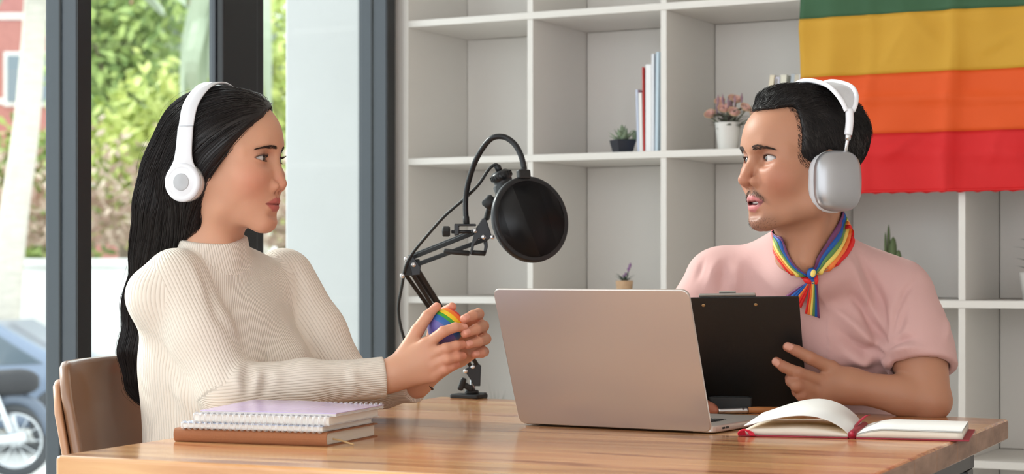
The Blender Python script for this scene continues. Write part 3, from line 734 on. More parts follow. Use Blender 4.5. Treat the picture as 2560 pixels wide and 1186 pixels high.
yb = mb.y
box_obj('lock_screw', (0.03, 0.012, 0.012), P(1166, 966, yb-0.01), Matrix.Rotation(0.5, 3, 'Y'), M_blk2, mic, 0.003)
box_obj('lock_knob', (0.012, 0.02, 0.026), P(1155, 961, yb-0.012), Matrix.Rotation(0.35, 3, 'Y'), M_blk2, mic, 0.004)
def plate(name, pix, Y, th, m, parent=mic, bevel=0.0012):
    pts = [P(x, y, Y) for x, y in pix]
    bm = bmesh.new(); va = [bm.verts.new(p+Vector((0, -th/2, 0))) for p in pts]; vb = [bm.verts.new(p+Vector((0, th/2, 0))) for p in pts]
    bm.faces.new(va); bm.faces.new(vb[::-1])
    for i in range(len(pts)): bm.faces.new((va[i], vb[i], vb[(i+1) % len(pts)], va[(i+1) % len(pts)]))
    bmesh.ops.recalc_face_normals(bm, faces=bm.faces)
    if bevel: bmesh.ops.bevel(bm, geom=list(bm.edges), offset=bevel, segments=1, affect='EDGES')
    return bm_obj(name, bm, m, parent)
for dy in (-0.013, 0.013):
    plate('bracket', [(1160, 925), (1192, 906), (1203, 915), (1201, 966), (1184, 966), (1176, 950)], yb+dy, 0.003, M_blk)
for (x, y) in ((1164, 929), (1182, 918)):
    rod('bolt', P(x, y, yb-0.020), P(x, y, yb+0.018), 0.0045, M_bolt, mic)
# lower arm: square bars from the bracket up to the elbow
def bar(name, p0, p1, w, h, m, parent=mic):
    d = Vector(p1)-Vector(p0); a, b, dd = frame_of(d, Vector((0, 1, 0)))
    return box_obj(name, (w, h, d.length), (Vector(p0)+Vector(p1))/2, Matrix((a, b, dd)).transposed(), m, parent, 0.0015)
ye = 3.74
for dy, (x0, y0, x1, y1) in ((-0.014, (1176, 915, 1026, 678)), (-0.014, (1192, 912, 1046, 676)), (0.014, (1176, 915, 1012, 684)), (0.014, (1192, 912, 1038, 680))):
    bar('lower_arm_bar', P(x0, y0, yb+dy), P(x1, y1, ye+dy), 0.008, 0.008, M_blk)
plate('elbow_joint', [(1022, 652), (1048, 648), (1052, 668), (1036, 690), (1008, 690), (1010, 672)], ye, 0.036, M_blk2)
plate('elbow_plate', [(1020, 640), (1032, 640), (1052, 668), (1050, 688), (1030, 690)], ye-0.021, 0.003, M_blk)
for (x, y) in ((1016, 648), (1034, 662), (1006, 690)):
    rod('bolt', P(x, y, ye-0.026), P(x, y, ye+0.022), 0.005, M_bolt, mic)
# upper arm: two rails
yt = 3.66
bar('upper_arm_bar', P(1024, 647, ye-0.012), P(1186, 582, yt-0.012), 0.0085, 0.010, M_blk)
bar('upper_arm_bar', P(1034, 665, ye-0.012), P(1216, 598, yt-0.012), 0.0085, 0.010, M_blk)
bar('upper_arm_bar', P(1024, 643, ye+0.014), P(1182, 580, yt+0.014), 0.0085, 0.010, M_blk)
for dy in (-0.020, 0.012):
    plate('head_bracket', [(1188, 574), (1206, 546), (1216, 548), (1229, 590), (1222, 600), (1196, 598), (1186, 612), (1180, 638), (1174, 636), (1180, 604)], yt+dy, 0.003, M_blk)
plate('head_bracket', [(1206, 596), (1218, 598), (1220, 618), (1214, 638), (1208, 634), (1211, 616)], yt-0.004, 0.004, M_blk)
for (x, y) in ((1188, 577), (1209, 593), (1231, 593)):
    rod('bolt', P(x, y, yt-0.028), P(x, y, yt+0.018), 0.0046, M_bolt, mic)
rod('spring_tube', P(1109, 628, yt-0.018), P(1174, 634, yt-0.018), 0.0052, M_blk2, mic, 14)
rod('spring_tube', P(1178, 632, yt-0.01), P(1214, 634, yt-0.01), 0.0050, M_blk2, mic, 14)
# pop filter clamp and gooseneck
yg = 3.64
plate('filter_clamp', [(1136, 560), (1190, 560), (1190, 566), (1148, 566), (1148, 588), (1136, 590)], yg, 0.016, M_blk)
rod('filter_screw', P(1128, 580, yg), P(1178, 580, yg), 0.0034, M_blk, mic)
lathe('filter_knob', [(0.0, -0.001), (0.0085, 0.0), (0.0102, 0.002), (0.0102, 0.012), (0.0085, 0.0145), (0.0, 0.015)], axis_mat(P(1106, 579, yg), (1, 0, 0)), M_blk2, mic, 9, False)
rod('gooseneck_socket', P(1166, 562, yg), P(1165, 540, yg), 0.0062, M_blk2, mic, 14)
gp = spline([P(1165, 545, yg), P(1164, 500, yg), P(1172, 452, yg-0.01), P(1192, 396, yg-0.03), P(1224, 350, yg-0.05), P(1256, 342, yg-0.06), P(1284, 358, yg-0.07), P(1302, 388, yg-0.08), P(1311, 424, yg-0.085)], 22)
tube('gooseneck', gp, [0.0050+(0.0007 if i % 2 else 0) for i in range(len(gp))], M_blk, mic, 10)
pc = P(1325, 549, yg-0.09); pn = Vector((0.50, -0.84, 0.16)).normalized()
PR = 0.0805
pup = (Vector((0, 0, 1))-pn*pn.z).normalized(); psd = pup.cross(pn)
Mp = TR(pc, Matrix((psd, pup, pn)).transposed())
pfz = tag(thing('pop_filter', 'round black mesh pop filter on a gooseneck in front of the microphone', 'pop filter', tuple(pc)))
lathe('rim', [(PR-0.0085, 0.006), (PR-0.003, 0.0075), (PR, 0.005), (PR+0.0005, -0.004), (PR-0.0015, -0.0075), (PR-0.0085, -0.0065), (PR-0.009, 0.0), (PR-0.0085, 0.006)], Mp, M_blk, pfz, 72)
for dz in (0.004, -0.004):
    lathe('mesh_screen', [(0.0, dz), (PR*0.4, dz), (PR-0.0082, dz), (PR-0.0082, dz+0.0006), (0.0, dz+0.0006)], Mp, M_mesh, pfz, 48)
tb_ = P(1309, 432, yg-0.088)
box_obj('neck_bracket', (0.026, 0.012, 0.017), tb_-UZ*0.003, Matrix((psd, pn, pup)).transposed(), M_blk2, pfz, 0.003)
rod('neck_collar', P(1309, 432, yg-0.086), P(1309, 418, yg-0.086), 0.0058, M_blk2, pfz, 12)
# microphone capsule and body behind the filter
ymc = yg-0.01
rod('mic_holder', P(1216, 548, yt), P(1228, 505, ymc), 0.0058, M_blk, mic, 14)
rod('mic_holder', P(1214, 520, ymc), P(1236, 495, ymc), 0.013, M_blk2, mic, 16)
m0 = P(1248, 428, ymc); m1 = P(1280, 510, ymc)
Mm = axis_mat(m0, m1-m0)
lathe('mic_body', [(0.0, 0.0), (0.013, 0.0), (0.0195, 0.005), (0.021, 0.009), (0.0205, 0.016), (0.018, 0.018), (0.0175, 0.023), (0.0225, 0.026), (0.023, 0.040), (0.0215, 0.085), (0.012, 0.100), (0.0, 0.102)], Mm, M_blk, mic, 36)
for k in range(24):
    w = 2*math.pi*k/24
    rod('knurl', Mm @ Vector((0.0208*math.cos(w), 0.0208*math.sin(w), 0.006)), Mm @ Vector((0.0208*math.cos(w), 0.0208*math.sin(w), 0.015)), 0.0009, M_blk2, mic, 5, 0)
rod('mic_plug', m0-(m1-m0).normalized()*0.012, m0, 0.0065, M_blk, mic, 14)
cab = spline([P(1246, 416, ymc), P(1238, 412, ymc), P(1222, 424, ymc), P(1196, 462, ymc), P(1160, 498, ymc+0.02), P(1110, 542, ymc+0.04), P(1062, 596, ymc+0.06), P(1030, 636, ye-0.03), P(1014, 668, ye-0.03), P(1004, 720, ye+0.02), P(996, 775, ye+0.06), P(1008, 840, ye+0.12), P(1036, 905, ye+0.17), P(1046, 960, ye+0.2), P(1047, 1060, ye+0.2), P(1047, 1400, ye+0.2)], 8)
tube('cable', cab, 0.0031, M_blk2, mic, 8)
# ------------------------------------------------------------ implicit surfaces for bodies, clothes and hair
f32 = np.float32
def vec(*a): return np.array(a, f32)
def ell(p, c, r, R=None):
    q = p-np.asarray(c, f32)
    if R is not None: q = q @ np.asarray(R, f32)          # columns of R are the axes
    r = np.asarray(r, f32)
    k0 = np.sqrt(((q/r)**2).sum(1)); k1 = np.sqrt(((q/(r*r))**2).sum(1))
    return k0*(k0-1)/np.maximum(k1, 1e-6)
def cone(p, a, b, ra, rb):
    a = np.asarray(a, f32); b = np.asarray(b, f32); ab = b-a
    t = np.clip(((p-a) @ ab)/max(float(ab @ ab), 1e-12), 0, 1)
    q = p-a-t[:, None]*ab
    return np.sqrt((q*q).sum(1))-(ra+(rb-ra)*t)
def chain(p, pts, rs, k=0.004):
    d = None
    for i in range(len(pts)-1):
        e = cone(p, pts[i], pts[i+1], rs[i], rs[i+1])
        d = e if d is None else smin(d, e, k)
    return d
def smin(a, b, k):
    h = np.maximum(k-np.abs(a-b), 0)/k
    return np.minimum(a, b)-h*h*k*0.25
def smax(a, b, k): return -smin(-a, -b, k)
def ssub(a, b, k): return smax(a, -b, k)
def near(p, c, r, fn):
    """evaluate fn only inside a ball; outside, a safe positive bound"""
    q = p-np.asarray(c, f32); m = np.sqrt((q*q).sum(1)); out = (m-r+0.03).astype(f32)
    s = m < r
    if s.any(): out[s] = fn(p[s])
    return out
def sgrad(fn, p, e=0.0006):
    o = np.eye(3, dtype=f32)*e
    g = np.stack([fn(p+o[i])-fn(p-o[i]) for i in range(3)], 1)/(2*e)
    return g
def sdf_mesh(fn, lo, hi, h, bs=8, it=2):
    """sparse surface nets of fn<0 in the box; returns vertices and quads"""
    lo = np.asarray(lo, f32); hi = np.asarray(hi, f32)
    nb_ = np.ceil((hi-lo)/(h*bs)).astype(int); nn = nb_*bs+1
    ax = [lo[i]+(np.arange(nb_[i])+0.5)*h*bs for i in range(3)]
    C = np.stack(np.meshgrid(*ax, indexing='ij'), -1).reshape(-1, 3).astype(f32)
    dc = fn(C)
    val = np.empty(tuple(nn), f32)
    big = np.where(dc > 0, 1.0, -1.0).astype(f32).reshape(tuple(nb_))
    val[:-1, :-1, :-1] = np.repeat(np.repeat(np.repeat(big, bs, 0), bs, 1), bs, 2)
    val[-1], val[:, -1], val[:, :, -1] = 1, 1, 1
    act = np.argwhere((np.abs(dc) < h*bs*0.87*1.35+0.003).reshape(tuple(nb_)))
    if len(act) == 0: return np.zeros((0, 3), f32), np.zeros((0, 4), int)
    loc = np.stack(np.meshgrid(*[np.arange(bs+1)]*3, indexing='ij'), -1).reshape(-1, 3)
    for s in range(0, len(act), 400):
        idx = (act[s:s+400, None, :]*bs+loc[None]).reshape(-1, 3)
        val[idx[:, 0], idx[:, 1], idx[:, 2]] = fn((lo+idx*h).astype(f32))
    val[0], val[-1], val[:, 0], val[:, -1], val[:, :, 0], val[:, :, -1] = 1, 1, 1, 1, 1, 1
    ins = val < 0
    acc = np.zeros([n-1 for n in nn]+[4], f32)
    corners = []
    edges = []
    for axn in range(3):
        a = [slice(None)]*3; b = [slice(None)]*3; a[axn] = slice(0, -1); b[axn] = slice(1, None)
        cr = np.argwhere(ins[tuple(a)] != ins[tuple(b)])
        i0 = cr; i1 = cr.copy(); i1[:, axn] += 1
        v0 = val[i0[:, 0], i0[:, 1], i0[:, 2]]; v1 = val[i1[:, 0], i1[:, 1], i1[:, 2]]
        t = np.clip(v0/(v0-v1), 0.05, 0.95)
        pt = cr.astype(f32); pt[:, axn] += t
        o1, o2 = [(1, 2), (2, 0), (0, 1)][axn]
        for d1 in (0, -1):
            for d2 in (0, -1):
                c = cr.copy(); c[:, o1] += d1; c[:, o2] += d2
                np.add.at(acc, (c[:, 0], c[:, 1], c[:, 2]), np.concatenate([pt, np.ones((len(pt), 1), f32)], 1))
        edges.append((cr, v0 < 0, o1, o2))
    cells = np.argwhere(acc[..., 3] > 0)
    vid = np.full(acc.shape[:3], -1, np.int64); vid[cells[:, 0], cells[:, 1], cells[:, 2]] = np.arange(len(cells))
    A = acc[cells[:, 0], cells[:, 1], cells[:, 2]]
    V = lo+(A[:, :3]/A[:, 3:4])*h
    Q = []
    for cr, neg, o1, o2 in edges:
        def cid(d1, d2):
            c = cr.copy(); c[:, o1] += d1; c[:, o2] += d2; return vid[c[:, 0], c[:, 1], c[:, 2]]
        q = np.stack([cid(-1, -1), cid(0, -1), cid(0, 0), cid(-1, 0)], 1)
        q[~neg] = q[~neg][:, ::-1]; Q.append(q)
    Q = np.concatenate(Q, 0); V = V.astype(f32)
    for _ in range(it):
        d = fn(V); g = sgrad(fn, V); g2 = np.maximum((g*g).sum(1), 0.15)
        st = (d/g2)[:, None]*g; L = np.sqrt((st*st).sum(1))[:, None]
        V = V-st*np.minimum(1, h*0.8/np.maximum(L, 1e-9))
    return V.astype(f32), Q
def normals(V, Q):
    n = np.cross(V[Q[:, 2]]-V[Q[:, 0]], V[Q[:, 3]]-V[Q[:, 1]]); out = np.zeros_like(V)
    for k in range(4): np.add.at(out, Q[:, k], n)
    return out/np.maximum(np.linalg.norm(out, axis=1)[:, None], 1e-9)
def smooth_mesh(V, Q, n=2, lam=0.5, mask=None):
    E = np.concatenate([Q[:, [0, 1]], Q[:, [1, 2]], Q[:, [2, 3]], Q[:, [3, 0]]], 0)
    for _ in range(n):
        s = np.zeros_like(V); c = np.zeros(len(V), f32)
        np.add.at(s, E[:, 0], V[E[:, 1]]); np.add.at(c, E[:, 0], 1); np.add.at(s, E[:, 1], V[E[:, 0]]); np.add.at(c, E[:, 1], 1)
        d = (s/np.maximum(c, 1)[:, None]-V)*lam
        V = V+(d if mask is None else d*mask[:, None])
    return V
def join(parts):
    V, Q, k = [], [], 0
    for v, q in parts: V.append(v); Q.append(q+k); k += len(v)
    return np.concatenate(V), np.concatenate(Q)
class Frame:
    """local axes x forward, y left, z up at an origin"""
    def __init__(s, o, fwd, up=(0, 0, 1), scale=1.0):
        f = Vector(fwd).normalized(); l = Vector(up).cross(f).normalized(); u = f.cross(l)
        s.o = np.array(o, f32); s.R = np.array([f, l, u], f32); s.s = scale      # rows are the axes
    def loc(s, p): return ((p-s.o) @ s.R.T)/s.s
    def wld(s, p): return (np.asarray(p, f32)*s.s) @ s.R+s.o
    def v(s, *p): return Vector(s.wld(np.array([p], f32))[0])
    def d(s, *p): return Vector(np.array(p, f32) @ s.R)
def seg_dist(p, pts):
    """distance to a polyline and the running parameter along it"""
    best = np.full(len(p), 1e9, f32); par = np.zeros(len(p), f32)
    for i in range(len(pts)-1):
        a = np.asarray(pts[i], f32); b = np.asarray(pts[i+1], f32); ab = b-a
        t = np.clip(((p-a) @ ab)/max(float(ab @ ab), 1e-12), 0, 1); d = np.linalg.norm(p-a-t[:, None]*ab, axis=1)
        m = d < best; best[m] = d[m]; par[m] = (i+t[m])/(len(pts)-1)
    return best, par
class Caster:
    """finds the point of a built surface that is seen at a pixel"""
    def __init__(s, V, Q):
        s.t = BVHTree.FromPolygons([tuple(map(float, v)) for v in V], [tuple(map(int, q)) for q in Q])
    def hit(s, px, py, far=None):
        d = (P(px, py, 1.0)-Vector((0, 0, CZ))).normalized(); h = s.t.ray_cast(Vector((0, 0, CZ)), d)
        if h[0] is None and far is not None: return s.t.find_nearest(P(px, py, far))[0]
        return h[0]
    def near(s, p): return s.t.find_nearest(p)[0]
def fold(V, Nn, pts, amp, w, taper=True):
    """raise (amp>0) or press in (amp<0) a fold along a 3D polyline lying on the surface"""
    pts = [p for p in pts if p is not None]
    if len(pts) < 2: return V
    d, t = seg_dist(V, pts)
    a = amp*np.exp(-(d/w)**2)
    if taper: a = a*np.sin(np.pi*np.clip(0.08+0.84*t, 0, 1))
    return V+Nn*a[:, None]
def strands(fn, start, dirs, steps, step, field, lift, rng, proj=0.9):
    """comb hairs over the surface fn=0; field(p) gives the flow; returns (n, steps+1, 3)"""
    p = start.astype(f32).copy(); out = [p.copy()]; n = len(p)
    for k in range(steps):
        v = field(p, k/steps)
        g = sgrad(fn, p, 0.002); g /= np.maximum(np.linalg.norm(g, axis=1)[:, None], 1e-6)
        v = v-(v*g).sum(1)[:, None]*g*proj
        v /= np.maximum(np.linalg.norm(v, axis=1)[:, None], 1e-6)
        p = p+v*(step if np.isscalar(step) else step[:, None])
        d = fn(p); tgt = lift(k/steps, n)
        g = sgrad(fn, p, 0.002); g /= np.maximum(np.linalg.norm(g, axis=1)[:, None], 1e-6)
        p = p-g*np.clip((d-tgt), -0.01, 0.01)[:, None]*proj
        p = p.astype(f32); out.append(p.copy())
    return np.stack(out, 1)
def strand_mesh(S_, r0, r1):
    """three-sided tapering tubes for an array of strands"""
    n, m, _ = S_.shape
    t = np.gradient(S_, axis=1); t /= np.maximum(np.linalg.norm(t, axis=2, keepdims=True), 1e-9)
    ref = np.array([0.31, 0.77, 0.55], f32); a = np.cross(t, ref); a /= np.maximum(np.linalg.norm(a, axis=2, keepdims=True), 1e-9); b = np.cross(t, a)
    rr = (r0+(r1-r0)*np.linspace(0, 1, m))[None, :, None]
    V = np.stack([S_+(a*math.cos(w)+b*math.sin(w))*rr for w in (0, 2.094, 4.189)], 2)   # n,m,3,3
    V = V.reshape(-1, 3)
    base = (np.arange(n)*m*3)[:, None, None]+(np.arange(m-1)*3)[None, :, None]
    k = np.arange(3)[None, None, :]; k2 = (k+1) % 3
    Q = np.stack([base+k, base+k2, base+3+k2, base+3+k], -1).reshape(-1, 4)
    return V.astype(f32), Q
def skin_mat(name, rough=0.42, bump=0.08, spec=0.4):
    m = mat(name, (200, 150, 120), rough, spec=spec, sss=0.22, bump=bump, bscale=420)
    nt = m.node_tree; b = nt.nodes['Principled BSDF']; a = nt.nodes.new('ShaderNodeAttribute'); a.attribute_name = 'skin'
    nt.links.new(a.outputs['Color'], b.inputs['Base Color'])
    return m
def hair_mat(name, rgb, rough=0.32, spec=0.5):
    m = mat(name, rgb, rough, spec=spec)
    nt = m.node_tree; b = nt.nodes['Principled BSDF']
    g = nt.nodes.new('ShaderNodeNewGeometry'); r = nt.nodes.new('ShaderNodeValToRGB'); c = lin(rgb)
    r.color_ramp.elements[0].color = (*[v*0.6 for v in c], 1); r.color_ramp.elements[1].color = (*[v*1.9 for v in c], 1)
    nt.links.new(g.outputs['Random Per Island'], r.inputs[0]); nt.links.new(r.outputs[0], b.inputs['Base Color'])
    return m

# ------------------------------------------------------------ a head in its own frame (metres; x forward, y left, z up, eye level at z=0)
def mir(p):
    q = p.copy(); q[:, 1] = np.abs(q[:, 1]); return q
def neck_sdf(p, m, h):
    return smin(cone(p, h['neck_a'], h['neck_b'], h['neck_ra'], h['neck_rb']), cone(m, (-0.012, 0.055, -0.05), (h['neck_b'][0]+0.045, 0.012, -0.165), 0.012, 0.008), 0.022)
def head_sdf(p, h):
    m = mir(p)
    d = ell(p, h['cran_c'], h['cran_r'])
    d = smin(d, ell(p, h['fore_c'], h['fore_r']), 0.03)
    d = smin(d, ell(p, h['mid_c'], h['mid_r']), 0.03)
    d = smin(d, ell(m, h['cheek_c'], h['cheek_r']), 0.036)
    jw = chain(m, [h['jaw_a'], h['jaw_b'], h['jaw_c']], [0.016, h['jaw_rb'], 0.015], 0.01)
    d = smin(d, jw, 0.028)
    d = smin(d, ell(p, h['chin_c'], h['chin_r']), 0.016)
    d = smin(d, ell(p, h['mouth_c'], h['mouth_r']), 0.022)
    er = ell(m, (-0.008, h['ear_y'], -0.012), (0.015, 0.007, 0.031)); er = smin(er, ell(m, (-0.001, h['ear_y']-0.003, -0.038), (0.009, 0.005, 0.010)), 0.008)
    d = smin(d, er, 0.006)
    d = smin(d, neck_sdf(p, m, h), 0.03)
    s = (p[:, 0] > 0.045) & (d < 0.04) & (d > -0.03) & (p[:, 2] < 0.045)
    if s.any(): d[s] = face_sdf(p[s], m[s], d[s], h)
    return d
def face_sdf(p, m, d, h):
    d = smin(d, chain(m, [(h['brow_x'], 0.006, 0.019), (h['brow_x']-0.004, 0.028, 0.021), (h['brow_x']-0.026, 0.054, 0.013)], [0.007, h['brow_r'], 0.007]), 0.016)
    d = ssub(d, ell(m, (h['eye_x']+0.0165, h['eye_y']-0.003, 0.0005), (0.0120, 0.018, 0.0110)), 0.016)
    d = smin(d, ell(m, (h['eye_x']-0.001, h['eye_y']+0.001, 0.0), (0.0150, 0.0175, 0.0142)), 0.007)
    nb0, nb1, nt_ = h['nose_a'], h['nose_b'], h['nose_t']
    ns = chain(p, [nb0, nb1, nt_], [h['nose_ra'], h['nose_rb'], h['nose_rt']], 0.006)
    ns = smin(ns, ell(m, h['ala_c'], h['ala_r']), 0.004)
    ns = smin(ns, cone(p, nt_, (nt_[0]-0.014, 0, h['nose_z']), h['nose_rt']*0.55, 0.0045), 0.006)
    d = smin(d, ns, 0.0065)
    d = ssub(d, ell(m, (nt_[0]-0.0085, 0.0070, h['nose_z']-0.0022), (0.0066, 0.0034, 0.0042)), 0.002)
    zm = h['mouth_z']; xm = h['mouth_x']; mw = h['mouth_w']; L = h['lip']
    up_ = chain(m, [(xm-0.0005, 0.0, zm+0.0052), (xm+0.0002, 0.0055, zm+0.0060), (xm-0.0050, 0.014, zm+0.0042), (xm-0.0165, mw, zm+0.0004)], [0.0040*L, 0.0043*L, 0.0038*L, 0.0014], 0.003)
    lo_ = chain(m, [(xm-0.0028, 0.0, zm-0.0056-h['open']), (xm-0.0042, 0.008, zm-0.0053-h['open']), (xm-0.0080, 0.0155, zm-0.0032-h['open']*0.7), (xm-0.0170, mw, zm-0.0006)], [0.0052*L, 0.0050*L, 0.0038*L, 0.0012], 0.003)
    d = smin(d, np.minimum(up_, lo_), 0.0055)
    mo = chain(m, [(xm+0.003, 0.0, zm-h['open']*0.5), (xm-0.001, 0.010, zm-h['open']*0.5), (xm-0.0135, mw+0.001, zm)], [0.0008+h['open']*0.55, 0.0007+h['open']*0.5, 0.0005], 0.002)
    d = ssub(d, mo, 0.0022)
    if h['open'] > 0.001: d = ssub(d, ell(m, (xm-0.012, 0, zm-h['open']*0.5), (0.012, mw*0.75, h['open']*0.72)), 0.002)
    d = ssub(d, ell(p, (xm-0.0005, 0, zm-0.0175-h['open']), (0.005, 0.016, 0.0045)), 0.010)
    oy = h['eye_y']+0.0022
    op = smax(ell(m, (h['eye_x']+0.006, oy, h['eye_top']-0.0150), (0.026, 0.0235, 0.0150)), ell(m, (h['eye_x']+0.006, oy, h['eye_bot']+0.0150), (0.026, 0.0235, 0.0150)), 0.0010)
    d = ssub(d, op, 0.0012)
    return d
def head_paint(p, h, tone):
    """skin pigment of the head: lips, cheeks, stubble, lids"""
    m = mir(p); n = len(p)
    c = np.tile(np.array(lin(tone['skin']), f32), (n, 1))
    def mixc(rgb, w):
        nonlocal c
        w = np.clip(w, 0, 1)[:, None]; c = c*(1-w)+np.array(lin(rgb), f32)*w
    mixc(tone['warm'], 0.65*np.exp(-((m-np.array([0.07, 0.045, -0.035], f32))**2).sum(1)/(2*0.021**2)))
    mixc(tone['warm'], 0.55*np.exp(-((m-np.array(h['nose_t'], f32))**2).sum(1)/(2*0.012**2)))
    mixc(tone['warm'], 0.4*np.exp(-((m-np.array(h['chin_c'], f32)-np.array([0.01, 0, 0], f32))**2).sum(1)/(2*0.014**2)))
    mixc(tone['lid'], 0.55*np.exp(-(((m-np.array([h['eye_x']+0.013, h['eye_y'], 0.006], f32))/np.array([0.012, 0.019, 0.0085], f32))**2).sum(1)))
    zm = h['mouth_z']; xm = h['mouth_x']; mw = h['mouth_w']; op = h['open']
    # lip outline in the (y, z) plane
    y = m[:, 1]; z = p[:, 2]; t = np.clip(y/mw, 0, 1)
    ztop = zm+0.0108*(1-t**1.7)+0.0012-0.0020*np.exp(-(y/0.0035)**2)
    zbot = zm-(0.0118+op)*(1-t**2.1)-0.0006
    inside = np.minimum(ztop-z, z-zbot)/0.0012
    w = np.clip(inside+0.5, 0, 1)*(y < mw+0.001)*np.clip((p[:, 0]-(xm-0.026))/0.006, 0, 1)
    mixc(tone['lip'], w)
    mixc(tone['lipin'], w*np.exp(-((z-(zm-op*0.5))/(0.0016+op*0.5))**2)*0.8)
    # dark lid margins
    oy = h['eye_y']+0.0022
    ot = ell(m, (h['eye_x']+0.006, oy, h['eye_top']-0.0150), (0.026, 0.0235, 0.0150)); ob = ell(m, (h['eye_x']+0.006, oy, h['eye_bot']+0.0150), (0.026, 0.0235, 0.0150))
    nr_ = (p[:, 0] > h['eye_x']-0.006)*(np.abs(z) < 0.012)*(np.abs(m[:, 1]-oy) < 0.0185)
    mixc(tone['line'], nr_*0.95*np.exp(-(ot/0.0016)**2)*(ob < 0.0014))
    mixc(tone['lid'], nr_*0.8*np.exp(-(ob/0.0010)**2)*(ot < 0.0012))
    if 'stubble' in tone:
        s = np.exp(-((z-(zm+0.0155-0.011*(y/0.026)**2))/0.0058)**4)*np.exp(-((y-0.016)/0.015)**4)*np.clip((p[:, 0]-0.058)/0.01, 0, 1)
        mixc(tone['stubble'], 0.62*s*(1-w))
        s2 = np.exp(-((z-(h['chin_c'][2]-0.006))/0.016)**4)*np.exp(-(y/0.040)**4)*np.clip((p[:, 0]-0.045)/0.02, 0, 1)
        mixc(tone['stubble'], 0.42*s2*(1-w))
        jl = np.clip((-0.070-z)/0.02, 0, 1)*np.clip((z+0.125)/0.01, 0, 1)*np.clip((0.06-p[:, 0])/0.02, 0, 1)*np.clip((p[:, 0]+0.01)/0.02, 0, 1)
        mixc(tone['stubble'], 0.18*jl)
    return c
def eyes(parent, fr, h, look, iris_rgb):
    """two eyeballs with iris and pupil turned to a world direction"""
    for sy in (1, -1):
        c = fr.v(h['eye_x']-0.0004, sy*h['eye_y'], 0.0); r = 0.0133*fr.s
        d = Vector(look).normalized(); M = axis_mat(c, d)
        n = 16; prof = [(r*math.sin(math.pi*i/n), -r*math.cos(math.pi*i/n)) for i in range(n+1)]
        prof[0] = (1e-5, -r); prof[-1] = (1e-5, r)
        ball = lathe('eyeball', prof, M, mat('eye_white', (204, 194, 190), 0.14, coat=0.4), parent, 28)
        ri = 0.0070*fr.s; zi = math.sqrt(r*r-ri*ri)
        ir = lathe('iris', [(1e-5, r+0.0002), (ri*0.5, math.sqrt(r*r-(ri*0.5)**2)+0.0002), (ri, zi+0.0002), (ri, zi-0.0006), (1e-5, zi-0.0006)], M, mat('iris_'+'_'.join(map(str, iris_rgb)), iris_rgb, 0.08, coat=1.0), ball, 24)
        lathe('pupil', [(1e-5, r+0.0004), (0.0030*fr.s, math.sqrt(r*r-0.0030**2)+0.00035), (0.0030*fr.s, r-0.001), (1e-5, r-0.001)], M, mat('pupil_black', (6, 5, 5), 0.05, coat=1.0), ball, 16)
def hair_strip(parent, name, roots, tips, r, m, curve=None, seg=4):
    """short hairs from roots to tips, bowed by curve"""
    roots = np.asarray(roots, f32); tips = np.asarray(tips, f32); S_ = []
    for k in range(seg+1):
        t = k/seg; S_.append(roots*(1-t)+tips*t+(0 if curve is None else np.asarray(curve, f32)*(4*t*(1-t))))
    V, Q = strand_mesh(np.stack(S_, 1), r, r*0.25)
    return np_mesh(name, V, Q, m, parent)
HW_ = dict(cran_c=(-0.008, 0, 0.032), cran_r=(0.094, 0.072, 0.076), fore_c=(0.030, 0, 0.032), fore_r=(0.0635, 0.058, 0.058),
    mid_c=(0.032, 0, -0.030), mid_r=(0.054, 0.056, 0.066), cheek_c=(0.056, 0.038, -0.032), cheek_r=(0.027, 0.023, 0.024),
    jaw_a=(0.004, 0.052, -0.045), jaw_b=(0.018, 0.046, -0.076), jaw_rb=0.015, jaw_c=(0.068, 0.010, -0.100),
    chin_c=(0.0690, 0, -0.1005), chin_r=(0.0170, 0.019, 0.0150), mouth_c=(0.060, 0, -0.064), mouth_r=(0.0292, 0.032, 0.034),
    brow_x=0.0815, brow_r=0.0082, eye_x=0.0715, eye_y=0.0310, eye_top=0.0042, eye_bot=-0.0046, lip=1.0,
    nose_a=(0.0860, 0, 0.006), nose_b=(0.0915, 0, -0.020), nose_t=(0.0985, 0, -0.0395), nose_ra=0.0072, nose_rb=0.0070, nose_rt=0.0098, nose_z=-0.0495,
    ala_c=(0.0880, 0.0138, -0.0438), ala_r=(0.0130, 0.0076, 0.0088), mouth_z=-0.0725, mouth_x=0.0893, mouth_w=0.0245, open=0.0,
    ear_y=0.071, neck_a=(-0.018, 0, -0.045), neck_b=(-0.030, 0, -0.22), neck_ra=0.047, neck_rb=0.048)
HM_ = dict(HW_); HM_.update(cran_c=(-0.010, 0, 0.034), cran_r=(0.098, 0.075, 0.074), fore_c=(0.032, 0, 0.034), fore_r=(0.0650, 0.060, 0.056),
    mid_r=(0.056, 0.058, 0.066), cheek_c=(0.055, 0.041, -0.030), jaw_a=(0.002, 0.057, -0.042), jaw_b=(0.012, 0.054, -0.074), jaw_rb=0.017, jaw_c=(0.068, 0.014, -0.098),
    chin_c=(0.0715, 0, -0.0990), chin_r=(0.0180, 0.022, 0.0160), brow_x=0.0840, brow_r=0.0092, eye_top=0.0060, eye_bot=-0.0050, lip=0.92, eye_x=0.0705,
    nose_a=(0.0855, 0, 0.006), nose_b=(0.0975, 0, -0.016), nose_t=(0.1050, 0, -0.0330), nose_ra=0.0078, nose_rb=0.0076, nose_rt=0.0108, nose_z=-0.0435,
    ala_c=(0.0900, 0.0150, -0.0365), ala_r=(0.0140, 0.0080, 0.0095), mouth_z=-0.0690, mouth_x=0.0905, mouth_w=0.0255, open=0.0048,
    mouth_c=(0.061, 0, -0.063), mouth_r=(0.0292, 0.032, 0.032), neck_a=(-0.015, 0, -0.045), neck_b=(-0.055, -0.066, -0.23), neck_ra=0.054, neck_rb=0.056, ear_y=0.075)
def dirh(a): return Vector((math.cos(math.radians(a)), math.sin(math.radians(a)), 0))
